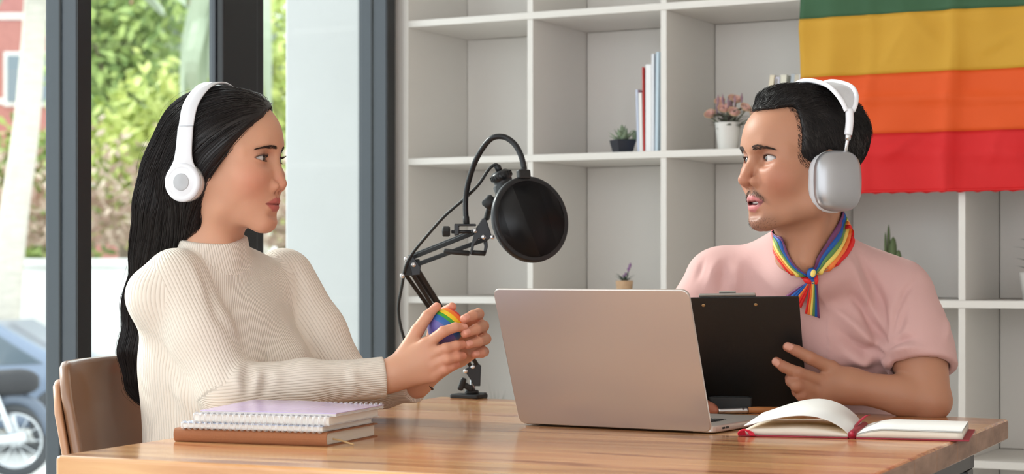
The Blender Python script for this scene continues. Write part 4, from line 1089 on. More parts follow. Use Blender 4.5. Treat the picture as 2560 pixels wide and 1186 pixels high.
FW = Frame(P(560, 400, 3.20), Vector((math.cos(math.radians(-16)), math.sin(math.radians(-16)), 0.0)), scale=1.035)
FM = Frame(P(2001, 402, 3.34), Vector((-math.cos(math.radians(23)), -math.sin(math.radians(23)), 0.0)), scale=1.058)
# ------------------------------------------------------------ the woman
def A(v): return np.array(v, f32)
woman = thing('person', 'woman in a cream ribbed turtleneck, long black hair, holding a rainbow ball', 'person', tuple(P(600, HY, 3.24).xy)+(0.44,))
TONE_W = dict(skin=(208, 156, 128), warm=(204, 128, 106), lid=(164, 106, 84), lip=(184, 100, 92), lipin=(110, 48, 46), line=(40, 26, 22))
TW = Frame(P(556, 662, 3.24), Vector((0.76, -0.65, 0.0)))                     # torso frame at the base of the neck
wSr, wEr, wWr = P(440, 702, 3.145), P(566, 978, 3.10), P(962, 944, 3.145)
wSl, wEl, wWl = P(708, 700, 3.35), P(872, 968, 3.31), P(1040, 958, 3.215)
def w_torso(p, o=0.0):
    q = TW.loc(p); m = mir(q)
    d = ell(q, (-0.004, 0, -0.168), (0.106, 0.146, 0.168))
    d = smin(d, cone(m, (0.0, 0.02, -0.010), (-0.004, 0.135, -0.052), 0.040, 0.046), 0.05)
    d = smin(d, ell(m, (0.075, 0.066, -0.200), (0.052, 0.060, 0.064)), 0.045)
    d = smin(d, ell(q, (-0.004, 0, -0.34), (0.098, 0.135, 0.15)), 0.06)
    d = smin(d, ell(q, (-0.01, 0, -0.47), (0.115, 0.165, 0.11)), 0.06)
    return d-o
def w_arm_r(p, o=0.0):
    return chain(p, [wSr, A(wSr)*0.5+A(wEr)*0.5, wEr, A(wEr)*0.5+A(wWr)*0.5, wWr], [0.048+o, 0.046+o, 0.040+o, 0.033+o, 0.025+o], 0.02)
def w_arm_l(p, o=0.0):
    return chain(p, [wSl, A(wSl)*0.5+A(wEl)*0.5, wEl, A(wEl)*0.5+A(wWl)*0.5, wWl], [0.050+o, 0.045+o, 0.038+o, 0.031+o, 0.025+o], 0.02)
# --- head
Vh, Qh = sdf_mesh(lambda q: head_sdf(q, HW_), (-0.12, -0.1, -0.185), (0.135, 0.1, 0.13), 0.0017)
col_h = head_paint(Vh, HW_, TONE_W)
Vh = FW.wld(Vh)
# --- hands around the ball
BALL = P(1114, 817, 3.175); BR = 0.0305
def hand(p, palm, fingers, kp=0.012, kf=0.006):
    d = None
    for a, b, ra, rb in palm:
        e = cone(p, a, b, ra, rb); d = e if d is None else smin(d, e, kp)
    for pts, rs in fingers:
        e = chain(p, pts, rs, 0.003); d = smin(d, e, kf)
    return d
def FG(spec, rs): return ([A(P(*s_)) for s_ in spec], rs)
yr = 3.130
rh_f = [FG([(1066, 862, yr+.004), (1108, 830, yr-.006), (1138, 819, yr), (1160, 819, yr+.010)], [0.0098, 0.0088, 0.0078, 0.0066]),
        FG([(1076, 888, yr), (1115, 872, yr-.012), (1140, 865, yr-.006), (1156, 862, yr+.004)], [0.0100, 0.0090, 0.0080, 0.0068]),
        FG([(1082, 914, yr), (1118, 899, yr-.012), (1142, 893, yr-.006), (1157, 890, yr+.004)], [0.0098, 0.0086, 0.0077, 0.0066]),
        FG([(1084, 939, yr+.004), (1112, 925, yr-.008), (1128, 918, yr-.004), (1142, 912, yr+.004)], [0.0090, 0.0076, 0.0068, 0.0058]),
        FG([(1010, 885, yr+.016), (1043, 828, yr+.020), (1068, 792, yr+.026), (1092, 768, yr+.034)], [0.0130, 0.0110, 0.0095, 0.0074])]
rw = A(P(975, 938, yr+.014))
rh_p = [(A(wWr), A(P(990, 934, yr+.012)), 0.0245, 0.0240), (rw, rh_f[0][0][0], 0.0190, 0.0125), (rw, rh_f[1][0][0], 0.0200, 0.0125), (rw, rh_f[2][0][0], 0.0200, 0.0120), (A(P(985, 948, yr+.014)), rh_f[3][0][0], 0.0190, 0.0112), (rw, A(P(1030, 872, yr+.018)), 0.0185, 0.0140), (A(P(1030, 880, yr+.018)), A(P(1066, 870, yr+.010)), 0.0125, 0.0100)]
yl = 3.225
lh_f = [FG([(1150, 815, yl+.006), (1196, 786, yl-.028), (1182, 789, yl-.068), (1160, 798, yl-.086)], [0.0098, 0.0092, 0.0082, 0.0068]),
        FG([(1160, 838, yl+.010), (1208, 816, yl-.026), (1190, 824, yl-.066), (1162, 835, yl-.088)], [0.0100, 0.0094, 0.0084, 0.0070]),
        FG([(1166, 864, yl+.010), (1214, 848, yl-.026), (1196, 855, yl-.064), (1168, 863, yl-.085)], [0.0098, 0.0090, 0.0080, 0.0068]),
        FG([(1168, 888, yl+.006), (1210, 880, yl-.020), (1204, 884, yl-.050), (1186, 887, yl-.064)], [0.0090, 0.0080, 0.0072, 0.0060]),
        FG([(1080, 868, yl-.004), (1086, 822, yl-.008), (1104, 786, yl-.016), (1130, 768, yl-.026)], [0.0130, 0.0112, 0.0098, 0.0076])]
lw = A(P(1052, 942, yl-.008))
lh_p = [(A(wWl), lw, 0.0245, 0.0235)]+[(lw, f[0][0], 0.0190, 0.0120) for f in lh_f[:4]]+[(lw, lh_f[4][0][0], 0.0185, 0.0140), (A(P(1100, 890, yl)), A(P(1150, 895, yl-.004)), 0.016, 0.0125)]
def ball_press(p, d): return smax(d, -(np.linalg.norm(p-A(BALL), axis=1)-BR-0.0003), 0.002)
def w_rh(p): return smin(hand(p, rh_p, rh_f), chain(p, [A(wEr)*0.45+A(wWr)*0.55, A(wWr)], [0.026, 0.0235]), 0.01)
def w_lh(p): return smin(hand(p, lh_p, lh_f), chain(p, [A(wEl)*0.45+A(wWl)*0.55, A(wWl)], [0.026, 0.0235]), 0.01)
Vr, Qr = sdf_mesh(lambda p: ball_press(p, w_rh(p)), A(P(800, 1010, 3.05))*[1, 0, 1]+[0, 3.06, 0], A(P(1185, 740, 3.2))*[1, 0, 1]+[0, 3.215, 0.0], 0.0016)
Vl, Ql = sdf_mesh(lambda p: ball_press(p, w_lh(p)), A(P(930, 1010, 3.15))*[1, 0, 1]+[0, 3.10, 0], A(P(1245, 735, 3.2))*[1, 0, 1]+[0, 3.30, 0.0], 0.0016)
def hand_paint(V, fingers, tone, nail, dirs):
    c = np.tile(A(lin(tone['skin'])), (len(V), 1))
    def mixc(rgb, w):
        nonlocal c
        w = np.clip(w, 0, 1)[:, None]; c = c*(1-w)+A(lin(rgb))*w
    for pts, rs in fingers:
        mixc(tone['warm'], 0.8*np.exp(-(np.linalg.norm(V-pts[-1], axis=1)/0.014)**2))  # reddish tips and joints, deepened in the colour for light through the flesh
        for q in pts[:3]: mixc(tone['warm'], 0.45*np.exp(-(np.linalg.norm(V-q, axis=1)/0.012)**2))
    return c
def nails(V, c, specs, rgb):
    """specs: finger points, radii and the outward side of the nail"""
    for pts, rs, side in specs:
        a, b = pts[-2], pts[-1]; t = (b-a)/np.linalg.norm(b-a); s_ = A(Vector(side)); s_ = s_-(s_ @ t)*t; s_ /= np.linalg.norm(s_); w = np.cross(t, s_); r = rs[-1]
        q = V-(b-t*r*0.15+s_*r*0.85); x, y, z = q @ t, q @ w, q @ s_
        k = (np.abs(x)/(r*0.95))**3+(np.abs(y)/(r*0.78))**3
        m = np.clip((1-k)*6, 0, 1)*(z > -r*0.75)
        c = c*(1-m[:, None])+A(lin(rgb))*m[:, None]
        V = V+s_[None, :]*(0.0004*m)[:, None]
    return V, c
col_r = hand_paint(Vr, rh_f, TONE_W, None, None); col_l = hand_paint(Vl, lh_f, TONE_W, None, None)
camd = Vector((0, -1, 0))
Vr, col_r = nails(Vr, col_r, [(rh_f[0][0], rh_f[0][1], (0.25, -0.7, 0.7)), (rh_f[4][0], rh_f[4][1], (-0.8, -0.5, 0.1))], (222, 158, 138))
Vl, col_l = nails(Vl, col_l, [(f[0], f[1], (-0.15, -1, 0.25)) for f in lh_f[:4]], (222, 158, 140))
# --- trunk under the clothes, then one body mesh
Vt, Qt = sdf_mesh(lambda p: smin(smin(w_torso(p, -0.005), w_arm_r(p, -0.006), 0.01), w_arm_l(p, -0.006), 0.01), (-0.80, 2.95, 0.42), (-0.12, 3.60, 1.06), 0.008)
Vb, Qb = join([(Vh, Qh), (Vr, Qr), (Vl, Ql), (Vt, Qt)])
col_t = np.tile(A(lin(TONE_W['skin'])), (len(Vt), 1))
cb = np.concatenate([col_h, col_r, col_l, col_t]); cb = np.concatenate([cb, np.ones((len(cb), 1), f32)], 1)
M_skinw = skin_mat('skin_light', 0.48, 0.05, 0.35)
np_mesh('body', Vb, Qb, M_skinw, woman, {'skin': ('FLOAT_COLOR', cb)})
eyes(woman, FW, HW_, (1, -0.16, -0.01), (44, 26, 18))
# --- sweater
nkA, nkB = A(FW.v(-0.020, 0, -0.128)), A(TW.v(0.0, 0, -0.030))
def collar_sdf(x):
    q = FW.loc(x); return smin((neck_sdf(q, mir(q), HW_))*FW.s-0.0058, cone(x, nkA, nkB, 0.0535, 0.060), 0.01)
def w_sweater(p):
    t = w_torso(p, 0.007)
    ar = near(p, (A(wSr)+A(wWr))/2, 0.40, lambda q: smin(w_arm_r(q, 0.0055), cone(q, A(wEr)*0.12+A(wWr)*0.88, A(wWr)*1.0, 0.0305, 0.0335), 0.008))
    al = near(p, (A(wSl)+A(wWl))/2, 0.40, lambda q: smin(w_arm_l(q, 0.0055), cone(q, A(wEl)*0.12+A(wWl)*0.88, A(wWl)*1.0, 0.0300, 0.0325), 0.008))
    # cut the sleeve ends square
    for nm, W, E in (('r', wWr, wEr), ('l', wWl, wEl)):
        ax = (A(W)-A(E)); ax /= np.linalg.norm(ax); cut = (p-A(W)) @ ax
        if nm == 'r': ar = smax(ar, cut, 0.004)
        else: al = smax(al, cut, 0.004)
    nk = near(p, FW.v(-0.02, 0, -0.15), 0.15, lambda x: collar_sdf(x)); cutn = ((p-A(P(556, 597, 3.2))) @ A((0.05, -0.22, 1.0)))/1.025
    nk = smax(nk, cutn, 0.003)
    d = smin(t, ar, 0.012); d = smin(d, al, 0.012); d = smin(d, nk, 0.014)
    return smax(d, -(p[:, 2]-0.50), 0.01)
Vs, Qs = sdf_mesh(w_sweater, (-0.82, 2.93, 0.47), (-0.10, 3.62, 1.12), 0.0036)
def ang(p, a, b, ref):
    ax = A(b)-A(a); ax = ax/np.linalg.norm(ax); u = A(ref)-(A(ref) @ ax)*ax; u /= np.linalg.norm(u); v = np.cross(ax, u); q = p-A(a)
    return np.arctan2(q @ v, q @ u)
ql = TW.loc(Vs)
rib_t = np.arctan2(ql[:, 1], ql[:, 0]-0.0)/(2*math.pi)*170
dT = w_torso(Vs, 0.007); dR = w_arm_r(Vs, 0.0055); dL = w_arm_l(Vs, 0.0055)
def rib_arm(S_, E_, W_, n):
    ref = np.cross(A(E_)-A(S_), A(W_)-A(E_)); ref = -ref
    up = cone(Vs, S_, E_, 0, 0) < cone(Vs, E_, W_, 0, 0)
    return np.where(up, ang(Vs, S_, E_, ref), ang(Vs, E_, W_, ref))/(2*math.pi)*n
rib_r, rib_l = rib_arm(wSr, wEr, wWr, 58), rib_arm(wSl, wEl, wWl, 58)
lab = np.where((dT < dR+0.004) & (dT < dL+0.004), 0, np.where(dR < dL, 1, 2))
axn = (nkA-nkB)/np.linalg.norm(nkA-nkB)
coll = (collar_sdf(Vs) < 0.0035) & (((Vs-nkB) @ axn) > 0.008)
lab = np.where(coll, 3, lab); rib_c = ang(Vs, nkB, nkA, (-1, 0.3, 0))/(2*math.pi)*92
per = np.array([170, 58, 58, 92]); RB_ = np.stack([rib_t, rib_r, rib_l, rib_c], 1)
fl_ = lab[Qs[:, 0]]; rib = RB_[Qs, fl_[:, None]]; pr_ = per[fl_][:, None]
rib = rib-np.round((rib-rib[:, :1])/pr_)*pr_
Ns = normals(Vs, Qs); cs = Caster(Vs, Qs)
def H(c, *pp): return [c.hit(x, y) for x, y in pp]
Vs2 = Vs
for pp, amp, w in (([(600, 912), (590, 950), (600, 985)], 0.006, 0.010), ([(622, 918), (616, 950), (618, 985)], -0.006, 0.008), ([(648, 925), (640, 955), (632, 990)], 0.006, 0.009),
                   ([(668, 930), (664, 960), (658, 990)], -0.005, 0.008), ([(690, 932), (690, 965)], 0.003, 0.010), ([(880, 915), (884, 950), (880, 985)], 0.004, 0.010), ([(862, 920), (864, 985)], -0.003, 0.009),
                   ([(490, 660), (520, 720), (545, 790), (590, 860)], -0.006, 0.012), ([(470, 650), (500, 700), (530, 770)], 0.004, 0.012), ([(735, 660), (752, 720), (758, 790)], -0.005, 0.010), ([(760, 800), (785, 870), (795, 920)], -0.004, 0.012),
                   ([(360, 830), (420, 900), (480, 990)], -0.005, 0.012), ([(380, 820), (450, 900), (520, 985)], 0.003, 0.012), ([(440, 960), (470, 1020)], 0.004, 0.010), ([(420, 970), (440, 1040)], -0.004, 0.009),
                   ([(800, 925), (805, 980)], 0.002, 0.012), ([(560, 665), (600, 668), (640, 662)], -0.002, 0.006)):
    Vs2 = fold(Vs2, Ns, H(cs, *pp), amp, w)
M_knit = mat('cream_rib_knit', (228, 216, 203), 0.9, sheen=0.15)
nt = M_knit.node_tree; b_ = nt.nodes['Principled BSDF']
at_ = nt.nodes.new('ShaderNodeAttribute'); at_.attribute_name = 'rib'
mm_ = nt.nodes.new('ShaderNodeMath'); mm_.operation = 'MULTIPLY'; mm_.inputs[1].default_value = math.pi; nt.links.new(at_.outputs['Fac'], mm_.inputs[0])
sn_ = nt.nodes.new('ShaderNodeMath'); sn_.operation = 'SINE'; nt.links.new(mm_.outputs[0], sn_.inputs[0])
ab_ = nt.nodes.new('ShaderNodeMath'); ab_.operation = 'ABSOLUTE'; nt.links.new(sn_.outputs[0], ab_.inputs[0])
pw_ = nt.nodes.new('ShaderNodeMath'); pw_.operation = 'POWER'; pw_.inputs[1].default_value = 0.6; nt.links.new(ab_.outputs[0], pw_.inputs[0])
bp2 = nt.nodes.new('ShaderNodeBump'); bp2.inputs['Strength'].default_value = 0.8; bp2.inputs['Distance'].default_value = 0.0013
nt.links.new(pw_.outputs[0], bp2.inputs['Height']); nt.links.new(bp2.outputs[0], b_.inputs['Normal'])
np_mesh('sweater', Vs2, Qs, M_knit, woman, {'rib': ('CORNER', rib)})
# --- trousers
def w_legs(p):
    q = TW.loc(p); m = mir(q)
    d = ell(q, (-0.01, 0, -0.50), (0.125, 0.175, 0.105))
    d = smin(d, cone(m, (0.0, 0.085, -0.53), (0.38, 0.10, -0.53), 0.085, 0.062), 0.05)
    d = smin(d, cone(m, (0.39, 0.10, -0.53), (0.36, 0.11, -0.93), 0.060, 0.045), 0.03)
    d = smin(d, cone(m, (0.36, 0.11, -0.965), (0.50, 0.12, -0.975), 0.036, 0.030), 0.03)
    return d
Vp, Qp = sdf_mesh(w_legs, (-0.95, 2.6, 0.0), (0.05, 3.7, 0.62), 0.010)
np_mesh('trousers', Vp, Qp, mat('dark_trousers', (52, 54, 62), 0.9), woman)
# --- hair
HCH = [P(452, 440, 3.225), P(436, 520, 3.235), P(416, 620, 3.26), P(378, 760, 3.285), P(354, 880, 3.285), P(356, 960, 3.28), P(382, 1025, 3.27)]
HCR = [0.066, 0.060, 0.053, 0.041, 0.032, 0.020, 0.004]
def w_cap(q):
    d = smin(ell(q, HW_['cran_c'], HW_['cran_r']), ell(q, HW_['fore_c'], HW_['fore_r']), 0.03)-0.0085
    d = smin(d, ell(mir(q), (-0.012, 0.062, -0.012), (0.050, 0.022, 0.070)), 0.03)
    m = mir(q)
    cut = q[:, 0]*0.78-q[:, 2]*0.62-0.0235+0.35*np.clip(q[:, 1]+0.034, 0, 0.055)
    return smax(d, cut, 0.007)
def w_hair(p):
    d = near(p, FW.o, 0.22, lambda x: w_cap(FW.loc(x))*FW.s)
    c = chain(p, [A(v) for v in HCH], HCR, 0.03)
    # part of the curtain that hangs over the near side of the neck
    c = smin(c, chain(p, [A(P(470, 470, 3.16)), A(P(478, 545, 3.18)), A(P(440, 610, 3.20))], [0.034, 0.026, 0.012], 0.02), 0.03)
    return smin(d, c, 0.035)
Vk, Qk = sdf_mesh(w_hair, (-0.72, 3.05, 0.74), (-0.33, 3.42, 1.34), 0.0040)
Nk = normals(Vk, Qk)
M_hairw = hair_mat('black_hair', (27, 21, 21), 0.33, 0.4)
rng = np.random.default_rng(3)
sel = rng.choice(len(Vk), 5200, replace=False)
st = Vk[sel]
axd = [A((HCH[i+1]-HCH[i]).normalized()) for i in range(len(HCH)-1)]
zs = np.array([v.z for v in HCH])
fwd = A(FW.d(1, 0, 0)); upv = A((0, 0, 1)); near_r = A(FW.d(0, -1, 0))
def w_field(p, t):
    z = p[:, 2]; idx = np.clip(np.searchsorted(-zs, -z)-1, 0, len(axd)-1)
    low = A(axd)[idx]
    q = FW.loc(p); side = np.sign(q[:, 1]+1e-6)[:, None]
    hd_ = -fwd*np.clip(0.95-0.0*q[:, :1], 0.2, 1)+A((0, 0, -1))*np.clip(0.55+8*(0.06-q[:, 2:3]), 0.25, 1.6)+A(FW.d(0, 1, 0))*side*0.35
    w = np.clip((z-(FW.o[2]-0.06))/0.07, 0, 1)[:, None]
    return hd_*w+low*(1-w)*1.2
off = rng.normal(size=len(st)).astype(f32)*0.0012+0.0006
Sw = strands(w_hair, st, None, 16, rng.uniform(0.007, 0.013, len(st)).astype(f32), w_field, lambda t, n: off+0.0006, rng)
keep = (Sw[:, -1, 2] > 0.755)
Vq, Qq = strand_mesh(Sw[keep], 0.00050, 0.00022)
# loose flyaway hairs
s2 = Vk[rng.choice(len(Vk), 150, replace=False)]
o2_ = rng.uniform(0.002, 0.012, len(s2)).astype(f32)
Sf = strands(w_hair, s2, None, 14, rng.uniform(0.006, 0.012, len(s2)).astype(f32), lambda p, t: w_field(p, t)+rng.normal(size=p.shape)*0.25, lambda t, n: o2_*math.sin(math.pi*min(1, t*1.1))**1.0, rng)
Vf, Qf = strand_mesh(Sf, 0.00022, 0.00012)
Vall, Qall = join([(Vk, Qk), (Vq, Qq), (Vf, Qf)])
np_mesh('hair', Vall, Qall, M_hairw, woman)
# --- brows and lashes
def brow(parent, fr, h, sy, m, n, thick, surf, arch=(0.0, 0.004, -0.001), z0=0.0155, y0=0.012, y1=0.050, r=0.00035):
    rr = np.random.default_rng(11+sy); R0, R1 = [], []
    for k in range(n):
        t = rr.random(); y = y0+(y1-y0)*t; zc = z0+(arch[1]*math.sin(math.pi*min(1, t*0.9))+arch[2]*t)
        wd = thick*(1.0-0.75*max(0, t-0.35)/0.65)*(0.75+0.25*min(1, t/0.1))
        z = zc+rr.uniform(-wd, wd)
        p = fr.v(0.14, sy*y, z); d = -fr.d(1, 0, 0)
        hit = surf.ray_cast(p, d)[0]
        if hit is None: continue
        q = hit+fr.d(1, 0, 0)*0.0006; R0.append(q)
        R1.append(q+fr.d(-0.15-0.25*t, sy*1.0, 0.35-0.7*t)*0.0062+fr.d(1, 0, 0)*0.0004)
    return hair_strip(parent, 'eyebrow', R0, R1, r, m)
def lashes(parent, fr, h, sy, m, n, L, low=True):
    R0, R1, C = [], [], []
    r = 0.0140; 
    for k in range(n):
        t = k/(n-1); y = (h['eye_y']+0.0022)+(t-0.5)*0.0250
        f = math.sqrt(max(0, 1-((t-0.5)/0.56)**2))
        zt = h['eye_top']*f-0.0004; x = h['eye_x']+math.sqrt(max(1e-8, r*r-((y-h['eye_y'])*0.92)**2-zt*zt))
        p = fr.v(x, sy*y, zt); R0.append(p); R1.append(p+fr.d(0.75, sy*(0.15+0.7*t), 0.45)*L*(0.7+0.5*t)); C.append(fr.d(0.2, 0, -0.35)*L*0.35)
        if low and k % 2 == 0:
            zb = h['eye_bot']*f; x = h['eye_x']+math.sqrt(max(1e-8, r*r-((y-h['eye_y'])*0.92)**2-zb*zb))
            p = fr.v(x, sy*y, zb); R0.append(p); R1.append(p+fr.d(0.7, sy*0.3, -0.5)*L*0.45); C.append(Vector((0, 0, 0)))
    return hair_strip(parent, 'eyelashes', R0, R1, 0.00032, m, C)
surf_w = BVHTree.FromPolygons([tuple(map(float, v)) for v in Vh], [tuple(map(int, q)) for q in Qh])
M_browh = mat('brow_hair', (54, 40, 34), 0.7)
for sy in (1, -1):
    brow(woman, FW, HW_, sy, M_browh, 300, 0.0026, surf_w, (0, 0.0025, -0.0035), 0.0165, 0.010, 0.049, 0.00026)
    lashes(woman, FW, HW_, sy, M_browh, 34, 0.0085)
# --- her headphones
M_hpw = mat('gloss_white_plastic', (222, 222, 228), 0.18, coat=0.6); M_hps = mat('silver_plastic', (206, 204, 204), 0.3, 0.5); M_pad = mat('black_ear_pad', (30, 30, 34), 0.6); M_disc = mat('grey_disc', (176, 176, 180), 0.4)
hpw = thing('headphones', 'glossy white on-ear headphones with grey discs worn by the woman', 'headphones', tuple(FW.v(-0.012, 0, 0.10)))
def strip(name, fr, path, m, parent, th=0.0038):
    """flat band; path rows are local (x centre, y, z, width)"""
    n = 10; pts = []
    P_ = [Vector((a, b, c)) for a, b, c, w in path]; W_ = [Vector((w, 0, 0)) for a, b, c, w in path]
    cp = spline(P_, n); wp = spline(W_, n); V, Q = [], []; L_ = len(cp)
    for i in range(L_):
        t = (cp[min(i+1, L_-1)]-cp[max(i-1, 0)]); t.x = 0; t.normalize(); nn = Vector((0, -t.z, t.y))*th/2
        w = wp[i].x/2
        prof = [(-w, 0.35), (-w*0.9, 1.0), (w*0.9, 1.0), (w, 0.35), (w, -0.35), (w*0.9, -1.0), (-w*0.9, -1.0), (-w, -0.35)]
        for a, b in prof: q = cp[i]+Vector((a, 0, 0))+nn*b; V.append(fr.v(*q))
    for i in range(L_-1):
        for k in range(8): Q.append((8*i+k, 8*i+(k+1) % 8, 8*i+8+(k+1) % 8, 8*i+8+k))
    Q.append(tuple(range(7, -1, -1))); Q.append(tuple(range(8*L_-8, 8*L_)))
    return mesh_obj(name, V, Q, m, parent, True)
top = [(-0.022, -0.0935, 0.048, 0.0250), (-0.0185, -0.083, 0.084, 0.0262), (-0.012, -0.050, 0.1135, 0.0270), (-0.010, 0.0, 0.1235, 0.0270)]
strip('headband', FW, top+[(a, -b, c, w) for a, b, c, w in reversed(top[:-1])], M_hpw, hpw)
for sy in (-1, 1):
    strip('band_arm', FW, [(-0.0222, sy*0.0945, 0.0475, 0.0262), (-0.024, sy*0.0970, 0.012, 0.0275), (-0.025, sy*0.0975, -0.008, 0.0340), (-0.025, sy*0.0980, -0.024, 0.052)], M_hpw, hpw, 0.005)
    c = FW.v(-0.0255, sy*0.098, -0.040); out = FW.d(-0.05, sy*1.0, 0.0)
    M_ = axis_mat(c, out)
    cup = lathe('ear_cup', [(0.0, -0.018), (0.026, -0.018), (0.0300, -0.015), (0.0308, -0.004), (0.0318, -0.003), (0.0320, 0.001), (0.0300, 0.0042), (0.0240, 0.0052), (0.0236, 0.0048), (0.0228, 0.0052), (0.0, 0.0056)], M_, M_hpw, hpw, 48)
    lathe('cup_ring', [(0.0306, -0.0165), (0.0316, -0.0155), (0.0318, -0.0045), (0.0309, -0.0035), (0.0300, -0.010), (0.0306, -0.0165)], M_, M_hps, cup, 48)
    lathe('ear_pad', [(0.0, -0.029), (0.022, -0.029), (0.0300, -0.026), (0.0315, -0.021), (0.029, -0.0165), (0.0, -0.0165)], M_, M_pad, cup, 40)
    lathe('centre_disc', [(0.0, 0.0064), (0.0132, 0.0064), (0.0140, 0.0060), (0.0140, 0.0050), (0.0, 0.0050)], M_, M_disc, cup, 36)
# --- the ball
mball = bpy.data.materials.new('rainbow_foam'); mball.use_nodes = True; MATS['rainbow_foam'] = mball
nt = mball.node_tree; b_ = nt.nodes['Principled BSDF']; b_.inputs['Roughness'].default_value = 0.42
tc = nt.nodes.new('ShaderNodeTexCoord'); sp = nt.nodes.new('ShaderNodeSeparateXYZ'); nt.links.new(tc.outputs['Object'], sp.inputs[0])
mr = nt.nodes.new('ShaderNodeMapRange'); mr.inputs[1].default_value = -BR; mr.inputs[2].default_value = BR; nt.links.new(sp.outputs['Z'], mr.inputs[0])
rm = nt.nodes.new('ShaderNodeValToRGB'); rm.color_ramp.interpolation = 'CONSTANT'
cols = [(0.0, (96, 88, 158)), (0.36, (38, 92, 160)), (0.53, (60, 150, 52)), (0.63, (240, 200, 40)), (0.76, (242, 120, 32)), (0.89, (214, 40, 36))]
e = rm.color_ramp.elements; e[0].color = (*lin(cols[0][1]), 1); e[1].position = cols[1][0]; e[1].color = (*lin(cols[1][1]), 1)
for pp_, cc__ in cols[2:]: k_ = e.new(pp_); k_.color = (*lin(cc__), 1)
nt.links.new(mr.outputs[0], rm.inputs[0]); nt.links.new(rm.outputs[0], b_.inputs['Base Color'])
V, Q = lathe_arrays([(max(1e-5, BR*math.sin(math.pi*i/24)), -BR*math.cos(math.pi*i/24)) for i in range(25)], 40)
bo = mesh_obj('stress_ball', V, Q, mball); tag(bo, 'rainbow-striped foam stress ball held in the woman\'s hands', 'ball')
bo.matrix_world = axis_mat(BALL, Vector((0.60, 0.30, 0.72)))

bw = A(P(1050, 951, yl-.006)); axw = (A(P(1052, 942, yl-.008))-A(wWl)); ba, bb2, bd2 = frame_of(Vector(axw))
bra = thing('bracelet', 'thin dark beaded bracelet on the woman\'s far wrist below the cuff', 'bracelet', tuple(bw))
bead = None
for k in range(34):
    w = 2*math.pi*k/34; c = Vector(bw)+(ba*math.cos(w)+bb2*math.sin(w))*0.0258
    V, Q = lathe_arrays([(max(1e-5, 0.0021*math.sin(math.pi*i/6)), -0.0021*math.cos(math.pi*i/6)) for i in range(7)], 8)
    mesh_obj('bead', [c+Vector(v) for v in V], Q, mat('dark_bead', (52, 34, 32), 0.25), bra)
# ------------------------------------------------------------ the man
man = thing('person', 'man in a pink t-shirt and rainbow neck scarf holding a clipboard', 'person', (0.56, 3.72, 0.42))
TONE_M = dict(skin=(180, 130, 104), warm=(174, 104, 84), lid=(150, 98, 78), lip=(196, 120, 120), lipin=(80, 26, 30), stubble=(92, 68, 58), line=(50, 32, 28))
fM = Vector((-0.27, -0.963, 0)); tl = math.radians(35)
upM = UZ*math.cos(tl)+fM*math.sin(tl); fwM = fM*math.cos(tl)-UZ*math.sin(tl)
TM = Frame(P(2035, 660, 3.455), fwM, upM)
mSl, mEl, mWl = P(2258, 748, 3.44), P(2328, 1003, 3.345), P(2128, 966, 3.375)
mSr, mEr, mWr = P(1792, 702, 3.54), P(1690, 950, 3.50), P(1700, 1008, 3.44)
def m_torso(p, o=0.0):
    q = TM.loc(p); m = mir(q)
    d = ell(q, (0.0, 0, -0.175), (0.112, 0.158, 0.175))
    d = smin(d, cone(m, (-0.010, 0.03, -0.006), (-0.010, 0.148, -0.058), 0.044, 0.046), 0.055)
    d = smin(d, cone(q, (-0.015, -0.035, 0.030), (-0.012, -0.125, -0.030), 0.036, 0.036), 0.03)
    d = smin(d, ell(m, (0.066, 0.075, -0.135), (0.048, 0.072, 0.060)), 0.05)
    d = smin(d, ell(q, (-0.01, 0, -0.36), (0.108, 0.145, 0.15)), 0.06)
    d = smin(d, ell(q, (0.016, 0, 0.012), (0.072, 0.076, 0.050)), 0.03)
    return d-o
def m_arm_l(p, o=0.0):
    return chain(p, [mSl, A(mSl)*0.5+A(mEl)*0.5, A(mEl), A(mEl)*0.66+A(mWl)*0.34, mWl], [0.053+o, 0.053+o, 0.034+o, 0.0345+o, 0.0265+o], 0.012)
def m_arm_r(p, o=0.0):
    return chain(p, [mSr, A(mSr)*0.5+A(mEr)*0.5, A(mEr), mWr], [0.053+o, 0.053+o, 0.040+o, 0.027+o], 0.03)
axl = A((mEl-mSl).normalized()); axr = A((mEr-mSr).normalized())
hemL = A(mSl)*0.31+A(mEl)*0.69; hemR = A(mSr)*0.34+A(mEr)*0.66
hn = A(((mEl-mSl).normalized()+Vector((-0.16, 0, -0.05))).normalized())
def m_headcut(q):
    return smax(head_sdf(q, HM_), -(TM.loc(FM.wld(q))[:, 2]-0.046)/FM.s, 0.004)
Vh, Qh = sdf_mesh(m_headcut, (-0.16, -0.16, -0.235), (0.135, 0.12, 0.13), 0.0018)
col_h = head_paint(Vh, HM_, TONE_M); Vh = FM.wld(Vh)
yh = 3.385
mh_f = [FG([(2078, 922, yh+.006), (2026, 896, yh-.006), (1992, 878, yh-.004), (1969, 868, yh-.001)], [0.0120, 0.0112, 0.0098, 0.0086]),
        FG([(2058, 956, yh+.002), (1996, 934, yh-.014), (1960, 918, yh-.008), (1941, 905, yh-.002)], [0.0124, 0.0114, 0.0098, 0.0084]),
        FG([(2046, 982, yh+.004), (1992, 966, yh-.022), (1978, 954, yh-.006), (1974, 946, yh+.004)], [0.0120, 0.0112, 0.0098, 0.0084]),
        FG([(2046, 1004, yh+.012), (2004, 990, yh-.016), (1992, 980, yh-.002), (1988, 972, yh+.006)], [0.0110, 0.0100, 0.0088, 0.0076]),
        FG([(2098, 940, yh+.030), (2072, 905, yh+.050), (2045, 892, yh+.058), (2018, 885, yh+.056)], [0.0150, 0.0125, 0.0110, 0.0090])]
mw_ = A(P(2122, 966, yh-.004))
